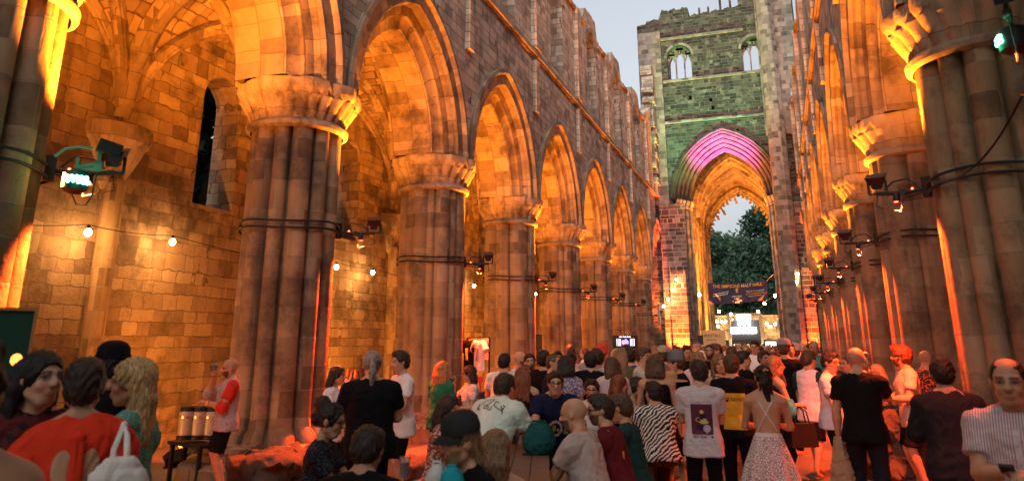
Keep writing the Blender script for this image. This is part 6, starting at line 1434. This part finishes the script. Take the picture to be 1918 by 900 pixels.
# tote bag of the woman in red
inf = P_['red']; S = inf['S']; shd = inf['sh'][1]
root = empty('tote_bag', tuple(world(inf, shd+np.array([-.13, -.03, -.27]))), inf['root'].rotation_euler.z, 'white canvas tote bag hanging from the shoulder of the woman in red', 'bag')
G = Field((-.2, -.3, -.3), (.2, .3, .35), .012); G.loft((-.10, .03, 0), np.eye(3), [-.22, -.05, .12, .2], [.20, .19, .13, .07], [.06, .07, .05, .03], [0, 0, 0, 0], .02); V, F = G.mesh(); mesh_obj('body', crumple(V, F, .02, 1.2, .4), F, fabric((.72, .68, .64)), root)
b = MB()
for dx in (-.03, .03): b.tube([(-.10+dx, .03+dx, .16), (-.075+dx*.6, .03+dx, .24), (-.03+dx*.4, .02+dx*.5, .31), (.05, .015, .36), (.12, .02, .31)], .016, 6)
b.build('strap', fabric((.72, .68, .64)), root, smooth=60)
# handbag of the fair woman, backpack, jacket, cross strap
inf = P_['bagw']; root = empty('handbag', tuple(world(inf, inf['elbows'][1]+np.array([.10, -.04, -.36]))), inf['root'].rotation_euler.z, 'large black leather handbag on the arm of the fair haired woman', 'bag'); b = MB(); b.box((0, 0, 0), (.40, .17, .30), taper=.86); ob = b.build('body', simple('black_leather', (.012, .011, .011), .4), root)
bv_ = ob.modifiers.new('bevel', 'BEVEL'); bv_.width = .03; bv_.segments = 3
b = MB()
for s in (-1, 1): b.tube([(-.11, s*.05, .14), (-.08, s*.04, .30), (0, s*.02, .37), (.08, s*.04, .30), (.11, s*.05, .14)], .01, 6)
b.build('handle', simple('black_leather', (.012, .011, .011), .4), root, smooth=60)
p = at_depth(1480, 765, 11.3); soft_bag(p, (.15, .15, .22), 'turquoise scarf spilling from the black handbag', (.05, .32, .42), 'scarf', 'scarf', .5, strap=False)
inf = P_['bald2']; wj = world(inf, inf['hands'][0]+np.array([0, 0, -.30])); root = empty('jacket', tuple(wj), inf['root'].rotation_euler.z, 'beige jacket hanging from the left hand of the shaven headed man', 'jacket')
G = Field((-.25, -.25, -.45), (.25, .25, .4), .013); G.loft((0, 0, 0), np.eye(3), [-.36, -.1, .2, .28], [.13, .11, .06, .035], [.10, .09, .05, .03], [.03, 0, 0, 0], .02, 2, .12, 1.); V, F = G.mesh(); mesh_obj('cloth', crumple(V, F, .03, .6, .25), F, fabric((.36, .26, .15)), root)
# t-shirt stand
q = at_depth(890, 640, 18.5)
def tee_shape(root, y, cl, name):
    G = Field((-.1, y-.42, -.75), (.12, y+.42, .12), .018); E = np.eye(3)
    G.loft((0, y, 0), E, [-.66, -.3, -.05, .02], [.26, .25, .25, .15], [.035, .04, .045, .03], [0]*4, .02); 
    for s in (-1, 1): G.cone((0, y+s*.2, -.03), (0, y+s*.36, -.2), .07, .075, .03, 'end')
    V, F = G.mesh(); return mesh_obj(name, crumple(V, F, .02, y, .3), F, fabric(cl), root)
root = empty('clothes_rail', (q[0], q[1], q[2]), R(-42), 'clothes rail carrying a white board beside the third left pier', 'rail')
b = MB(); b.bar((.08, -.62, .1), (.08, .62, .1), .03); 
for s in (-1, 1): b.bar((.08, s*.6, .1), (.08, s*.6, -q[2]), .03); b.bar((-.2, s*.6, -q[2]+.02), (.36, s*.6, -q[2]+.02), .04)
b.build('frame', M_BLACK, root); b = MB(); b.box((.12, .05, -.15), (.02, 1.1, .5)); b.build('backboard', simple('card_white', (.66, .62, .6), .8), root)
for y, cl, nm, lab in ((.3, BLK, 'shirt', 'black t-shirt with gold print hanging on the rail'), (-.28, (.8, .76, .74), 'shirt', 'white t-shirt hanging on the rail beside the black one')):
    r2 = empty('hanging_tshirt', tuple(root.matrix_basis @ Vector((-.02, y, 0))), R(-42), lab, 't-shirt'); o = tee_shape(r2, 0, cl, nm)
    b = MB(); b.tube([(0, -.18, .03), (0, 0, .09), (0, .18, .03)], .008, 5); b.tube([(0, 0, .09), (0, 0, .14)], .006, 5); b.build('hanger', M_BLACK, r2)
    b = MB(); 
    for k in range(4): b.tube([(-.062, -.06+.04*k, -.15), (-.066, -.03+.02*k, -.3), (-.062, -.05+.035*k, -.42)], .012, 5)
    b.build('print', INK((.6, .42, .1)) if cl is BLK else INK((.2, .2, .2)), r2)
# steel kegs by the aisle wall, boulders and ledges by the first pier
M_STEEL = simple('brushed_steel', (.55, .52, .48), .3, .9)
for i, (x, lab) in enumerate(((345, 'cream steel cask by the aisle wall, leftmost of the row'), (369, 'cream steel cask in the middle of the row by the aisle wall'), (392, 'cream steel cask nearest the bearded man in red sleeves'))):
    q = at_depth(x, 822, 12.6); root = empty('steel_cask', (q[0], q[1], max(q[2], 0)), 0, lab, 'cask', 'steel casks by the aisle wall'); b = MB(); b.lathe([(.0, .05), (.09, .055), (.108, .07), (.108, .36), (.098, .39), (.07, .405), (.0, .41)], (0, 0, 0), 18); b.build('drum', simple('cask_cream', (.5, .42, .30), .45, .2), root, smooth=40); b = MB(); b.lathe([(0, .0), (.115, 0), (.115, .05), (0, .05)], (0, 0, 0), 18); b.build('base', M_BLACK, root, smooth=40); b = MB(); b.lathe([(.11, .30), (.113, .30), (.113, .33), (.11, .33)], (0, 0, 0), 18); b.build('hoop', M_STEEL, root, smooth=40); b = MB(); b.lathe([(.10, .395), (.10, .44), (.085, .46), (.0, .46)], (0, 0, 0), 14); b.build('cap', M_BLACK, root, smooth=40)
q = at_depth(362, 826, 12.55); root = empty('trestle', (q[0], q[1], 0), losa+.9, 'low trestle carrying the row of steel casks', 'trestle'); b = MB(); b.box((0, 0, max(q[2], .1)-.03), (.9, .3, .05)); b.build('top', M_BLACK, root); b = MB(); [(b.__init__(), b.bar((sx*.38, sy*.1, 0), (sx*.38, sy*.1, max(q[2], .1)-.05), .05), b.build('leg', M_BLACK, root)) for sx in (-1, 1) for sy in (-1, 1)]
def rock(c, size, label, seed, rz=0, mat=None, cat='stone block', name='stone_block', flat=.5):
    root = empty(name, tuple(c), rz, label, cat); G = Field(-np.array(size)*.75, np.array(size)*.75, max(size)/44)
    def fn(P): d = np.abs(P)/(np.array(size, np.float32)*.5); q_ = (d**5).sum(-1)**.2; return (q_-1)*min(size)*.5
    G.add(fn, -np.array(size)*.6, np.array(size)*.6, .01); V, F = G.mesh(); V = V*(1+.22*vnoise(V*4.1/max(size)*2+seed*5)[:, None])+(vnoise(V*6+seed)[:, None]*.13)*np.array([1, 1, .9])+np.stack([vnoise(V*13+seed+k) for k in (0, 9, 17)], 1)*.07; V = V+vnoise(V*31+seed)[:, None]*.03; mesh_obj('stone', V, F, mat or S_BOULDER, root); return root
lp = np.array([X1, YL])
rock((10.3, 6.35, .18), (2.3, 1.0, .5), 'rough stone ledge at the foot of the first full left pier', 1, .1)
rock((11.3, 5.75, .06), (1.7, .8, .3), 'lower broken ledge in front of the first left pier, red lit', 2, -.15)
rock((9.6, 6.8, .32), (1.8, 1.0, .45), 'upper worn ledge the first left pier stands on', 7, .05)
q = put(362, 866, 0); rock((q[0], q[1], .14), (.55, .4, .42), 'dark boulder on the ground left of the man in black shorts', 3, .4)
q = put(395, 830, 0); rock((q[0], q[1], .2), (.7, .6, .5), 'grey boulder behind the man in black shorts', 4, .9)
q = at_depth(1676, 790, 13.2); rock((q[0], q[1]-.05, .5), (.8, .9, 1.15), 'big jointed stone block the cream topped woman sits against', 5, .3)
q = at_depth(1712, 800, 14.6); rock((q[0], q[1]-.25, .4), (1.0, 1.0, .8), 'second stone block at the foot of the right pier', 6, .1)
# bottle bar behind the big man, beer taps, loudspeakers
q = at_depth(668, 690, 13.6); root = empty('bottle_bar', (q[0], q[1], 0), R(-55), 'dark trestle bar crowded with bottles between the first two left piers', 'bar'); b = MB(); b.box((0, 0, q[2]-.32), (.6, 1.9, .06)); b.box((-.28, 0, (q[2]-.35)/2), (.03, 1.85, q[2]-.36)); b.build('counter', M_BLACK, root); b = MB(); b.box((.2, .1, q[2]-.05), (.25, .5, .46)); b.build('fridge', M_BLACK, root)
bz = q[2]-.29; r_ = random.Random(9)
for k in range(11):
    yy = -.85+.17*k+r_.uniform(-.03, .03); v = root.matrix_basis @ Vector((-.12+.1*(k % 2), yy, bz)); t_ = empty('bottle', tuple(v), 0, 'small bottle standing on the dark trestle bar', 'bottle', 'bottles on the trestle bar'); b = MB(); b.lathe([(0, 0), (.035, 0), (.037, .15), (.015, .21), (.014, .27), (0, .27)], (0, 0, 0), 10); b.build('glass_body', simple('bottle_%d' % (k % 3), [(.1, .05, .02), (.03, .07, .03), (.35, .25, .1)][k % 3], .2), t_, smooth=40); b = MB(); b.lathe([(.0372, .04), (.0376, .12)], (0, 0, 0), 10); b.build('label_band', simple('label_%d' % (k % 2), [(.5, .45, .35), (.5, .1, .06)][k % 2], .7), t_)
q = at_depth(912, 712, 13.5); root = empty('beer_pump', (q[0], q[1], 0), math.atan2(q[1], q[0]), 'black beer pump counter with round badges between the floral dress and mint tee', 'beer pump'); b = MB(); b.box((.2, 0, q[2]/2-.1), (.4, 1.0, q[2]-.2)); b.build('counter', M_BLACK, root)
for k, cl in enumerate(((.5, .05, .04), (.35, .4, .5), (.5, .25, .05))):
    b = MB(); y = .12-.16*k; zz = q[2]+(-.02 if k != 1 else .02); b.tube([(0, y, q[2]-.2), (0, y, zz+.02)], .02, 8); b.tube([(-.02, y, zz+.04), (-.04, y, zz+.04)], .062, 16); b.build('tap_badge', INK(cl), root, smooth=40)
for x, y, D, lab in ((1007, 640, 26.5, 'small black loudspeaker on a stand by the third left pier'), (1312, 636, 45.0, 'black loudspeaker on a stand left of the KIRKSTALL board')):
    q = at_depth(x, y, D); root = empty('loudspeaker', (q[0], q[1], 0), math.atan2(q[1], q[0]), lab, 'loudspeaker'); b = MB(); b.box((0, 0, q[2]), (.3, .3, .5)); b.build('cabinet', M_BLACK, root); b = MB(); b.box((-.155, 0, q[2]), (.01, .26, .46)); b.build('grille', simple('grille', (.03, .03, .03), .8), root); b = MB(); b.tube([(0, 0, .5), (0, 0, q[2]-.25)], .02, 8); [b.tube([(0, 0, .6), (.4*math.cos(t), .4*math.sin(t), .02)], .014, 6) for t in (0, 2.1, 4.2)]; b.build('stand', M_BLACK, root)

# ------------------------------------------------------------------ prints and details on clothes
def back_print(key, zc, shapes, mats, name='print', side=-1):
    inf = P_[key]; o = inf['up']((side*.0, 0, zc)); Rt_ = inf['Rt']; n = Rt_@np.array([side, 0, 0.]); rv = np.array([0, side*1., 0]); u = Rt_@np.array([0, 0, 1.]); return decal(inf, inf['shirt'], o, rv, u, n, shapes, mats, name, inf['root'])
def fan(cx_, cy_, a, b_, mi=0, n=18, m=5): return [([(cx_+a*r*math.cos(t), cy_+b_*r*math.sin(t)) for t, r in ((2*PI*k/n, j/m), (2*PI*(k+1)/n, j/m), (2*PI*(k+1)/n, (j+1)/m), (2*PI*k/n, (j+1)/m))][(1 if j == 0 else 0):], mi, 0) for k in range(n) for j in range(m)]
ell_ = lambda cx_, cy_, a, b_, mi, lift=.002, n=14: [([(cx_+a*math.cos(t), cy_+b_*math.sin(t)) for t in np.linspace(0, 2*PI, n+1)[:-1]], mi, lift)]
DR, YE, DK, LG = INK((.10, .025, .045)), INK((.55, .40, .16)), INK((.03, .015, .02)), INK((.45, .36, .38))
back_print('tshirt', .22, rect_shapes(-.115, -.16, .115, .15, 0)+text_shapes('ADLHOWNEN', .052, 0, .172, 3, width=.23)+ell_(-.0, .07, .022, .02, 1)+ell_(-.01, -.01, .06, .028, 1)+ell_(.02, -.035, .05, .02, 1, .003)+ell_(.01, .02, .035, .03, 2, .003)+ell_(-.03, -.09, .04, .03, 2)+ell_(.05, -.1, .04, .04, 3)+text_shapes('EAST TRAIL', .034, -.03, -.185, 2, width=.15)+ell_(.1, -.185, .012, .012, 0), [DR, YE, DK, LG])
YP = INK((.62, .33, .03))
sh_ = []
for (a0, b0, a1, b1) in ((-.135, -.22, .135, .19),): sh_ += rect_shapes(a0, b0, a1, b1, 0, 0, 10, 12)
back_print('vest', .19, sh_+[([(-.10, .135), (-.055, .135), (-.06, .10), (-.078, .085), (-.095, .10)], 1, .003)]+text_shapes('SNOWS', .05, .035, .115, 1, .003, width=.15)+[([(-.09, .128), (-.065, .128), (-.07, .115), (-.085, .115)], 2, .005)], [YP, DK, LG])
ring = []
for k in range(14):
    t0, t1 = 2*PI*k/14+.04, 2*PI*(k+1)/14-.04; ring.append(([(.085*math.cos(t0), .115*math.sin(t0)), (.085*math.cos(t1), .115*math.sin(t1)), (.055*math.cos(t1), .08*math.sin(t1)), (.055*math.cos(t0), .08*math.sin(t0))], 0, .002))
back_print('navy', .22, ring+ell_(-.015, .005, .022, .05, 1)+ell_(.03, -.02, .012, .02, 0), [INK((.6, .57, .5)), INK((.45, .3, .1))], side=1)
def line(pts, w_, mi=0):
    o = []
    for (a, b_), (c_, d) in zip(pts, pts[1:]):
        L_ = math.hypot(c_-a, d-b_) or 1; nx, ny = -(d-b_)/L_*w_/2, (c_-a)/L_*w_/2; o.append(([(a+nx, b_+ny), (c_+nx, d+ny), (c_-nx, d-ny), (a-nx, b_-ny)], mi, .002))
    return o
back_print('mint', .36, line([(-.14, .0), (-.12, .05), (-.13, .06), (-.12, -.01), (-.09, .0)], .008)+line([(-.10, .05), (-.07, .11), (.02, .12), (-.02, .05)], .008)+line([(-.05, .0), (-.05, .04), (-.02, .04), (-.02, 0), (-.05, 0)], .007)+line([(0, .03), (0, -.01), (.03, -.01), (.03, .03)], .007)+line([(.05, .10), (.05, .04), (.14, .0), (.15, .06), (.05, .10)], .008)+line([(.12, .05), (.15, .0), (.155, -.03)], .008), [DK])
back_print('print', .20, [([(-.02, -.06), (.03, .05), (.045, .0), (.075, .06), (.08, -.06)], 0, .002), ([(-.10, -.06), (-.085, -.02), (-.06, -.03), (-.05, -.06)], 0, .002), ([(.09, -.06), (.115, .03), (.13, -.06)], 0, .002)], [INK((.65, .63, .6))])
back_print('maroon', .3, ell_(-.10, .0, .02, .035, 0), [INK((.6, .3, .1))])
# halter strings of the bare back, watch, collar, rear strap, backpack
inf = P_['skirt']; body = [c_ for c_ in inf['root'].children if c_.name.startswith('body')][0]
bvh = BVHTree.FromPolygons([v.co for v in body.data.vertices], [tuple(p_.vertices) for p_ in body.data.polygons])
def onback(y, z):
    h_ = bvh.ray_cast(Vector(inf['up']((-.5, y, z))), Vector(inf['Rt']@np.array([1., 0, 0])))[0]; return (h_+Vector((-.006, 0, 0))) if h_ else Vector(inf['up']((-.12, y, z)))
b = MB()
for s in (-1, 1): b.tube([onback(s*.10+(-s*.17)*t, .16+.30*t) for t in np.linspace(0, 1, 14)], .006, 5)
b.tube([onback(y, .135) for y in np.linspace(-.12, .12, 14)], .008, 5)
for s in (-1, 1): b.tube([onback(0, .135), onback(s*.03, .17), onback(s*.035, .10), onback(s*.012, .04)], .007, 5)
b.build('halter_strings', fabric((.72, .62, .56)), inf['root'], smooth=60)
b = MB(); q = inf['H']((-.125, 0, .07)); b.tube([(q[0]-.03, q[1]-.025, q[2]), (q[0]-.045, q[1], q[2]+.015), (q[0]-.03, q[1]+.025, q[2])], .012, 6); b.build('hair_claw', simple('claw_amber', (.45, .25, .1), .3), inf['root'], smooth=60)
inf = P_['raglan']; e_, w_ = inf['elbows'][0], inf['hands'][0]; q = e_+(w_-e_)*.93; b = MB(); d_ = (w_-e_)/np.linalg.norm(w_-e_); b.tube([tuple(q-d_*.018), tuple(q+d_*.018)], .042, 12); b.build('watch', simple('watch_steel', (.6, .6, .55), .25, .9), inf['root'], smooth=40)
for key in ('phone',):                                     # open collar and placket
    inf = P_[key]; nk = inf['up']((0, 0, .53)); b = MB()
    for s in (-1, 1):
        b.face([tuple(inf['up'](q)) for q in ((.045, s*.02, .47), (.075, s*.06, .50), (.03, s*.085, .545), (.01, s*.06, .565))]); b.face([tuple(inf['up'](q)) for q in ((.01, s*.06, .565), (.03, s*.085, .545), (-.05, s*.07, .56), (-.06, s*.05, .58))])
    ob = b.build('collar', fabric((.66, .60, .62)), inf['root']); sd_ = ob.modifiers.new('thick', 'SOLIDIFY'); sd_.thickness = .008
    front = decal(inf, inf['shirt'], inf['up']((0, 0, .25)), (0, 1, 0), inf['Rt']@np.array([0, 0, 1.]), inf['Rt']@np.array([1., 0, 0]), rect_shapes(-.018, -.32, .018, .2, 0, 0, 2, 20)+sum([ell_(0, -.28+.1*k, .007, .007, 1, .004, 8) for k in range(5)], []), [fabric((.62, .54, .55)), LG], 'placket', inf['root'])
inf = P_['strap']; b = MB(); b.tube([tuple(inf['up'](q)) for q in ((-.10, .09, .40), (-.03, .085, .545), (.06, .07, .47), (.135, .0, .30), (.15, -.09, .12))], .014, 6); b.build('shoulder_strap', fabric(BLK), inf['root'], smooth=60)
inf = P_['bagw']; b = MB(); b.tube([tuple(inf['up'](q)) for q in ((.06, -.12, .42), (.0, -.125, .53), (-.10, -.10, .40), (-.14, -.12, .2))], .016, 6); b.build('shoulder_strap', fabric((.08, .02, .025)), inf['root'], smooth=60)
inf = P_['patterned']; b = MB(); 
for s in (1, -1): b.tube([tuple(inf['H']((.06+.024*math.cos(t)*.4, s*.036+.026*math.sin(t), .115+.02*math.cos(t)))) for t in np.linspace(0, 2*PI, 13)], .005, 5)
b.build('sunglasses', M_BLACK, inf['root'])
inf = P_['red']; o_ = inf['up']((0, 0, .36))
for s in (-1, 1): decal(inf, inf['shirt'], o_, (0, -1, 0), inf['Rt']@np.array([0, 0, 1.]), inf['Rt']@np.array([-1., 0, 0]), fan(s*.062, -.03, .042, .085), [simple('bare_skin', tuple(SKINC[0]), .5)], 'bare_back', inf['root'], .004)
b = MB(); 
for s in (-1, 1): b.tube([tuple(inf['up']((-.155, s*.012, .45-.30*t))) for t in np.linspace(0, 1, 8)], [.02, .018, .02, .022, .022, .022, .024, .026], 6)
b.ball(tuple(inf['up']((-.13, 0, .47))), .03, 10); b.build('bow_tie_back', fabric((.72, .045, .018)), inf['root'], smooth=60)

# a loose power cable looping between the lamps of the right arcade
a_, b_ = at_depth(1740, 338, 10.2), at_depth(1915, 178, 7.4); o0 = Vector(a_); b = MB(); b.tube([Vector(a_).lerp(Vector(b_), t)-o0-Vector((0, 0, .25*4*t*(1-t))) for t in np.linspace(0, 1, 16)], .011, 5)
root = empty('power_cable', tuple(a_), 0, 'thin black power cable sagging across the big right pier', 'cable'); b.build('cable', M_CABLE, root, smooth=60)

q = P_['raglan']['root'].location; rock((q.x, q.y, .06), (.9, .9, .31), 'flat stone the man in red sleeves stands on', 8, .2)
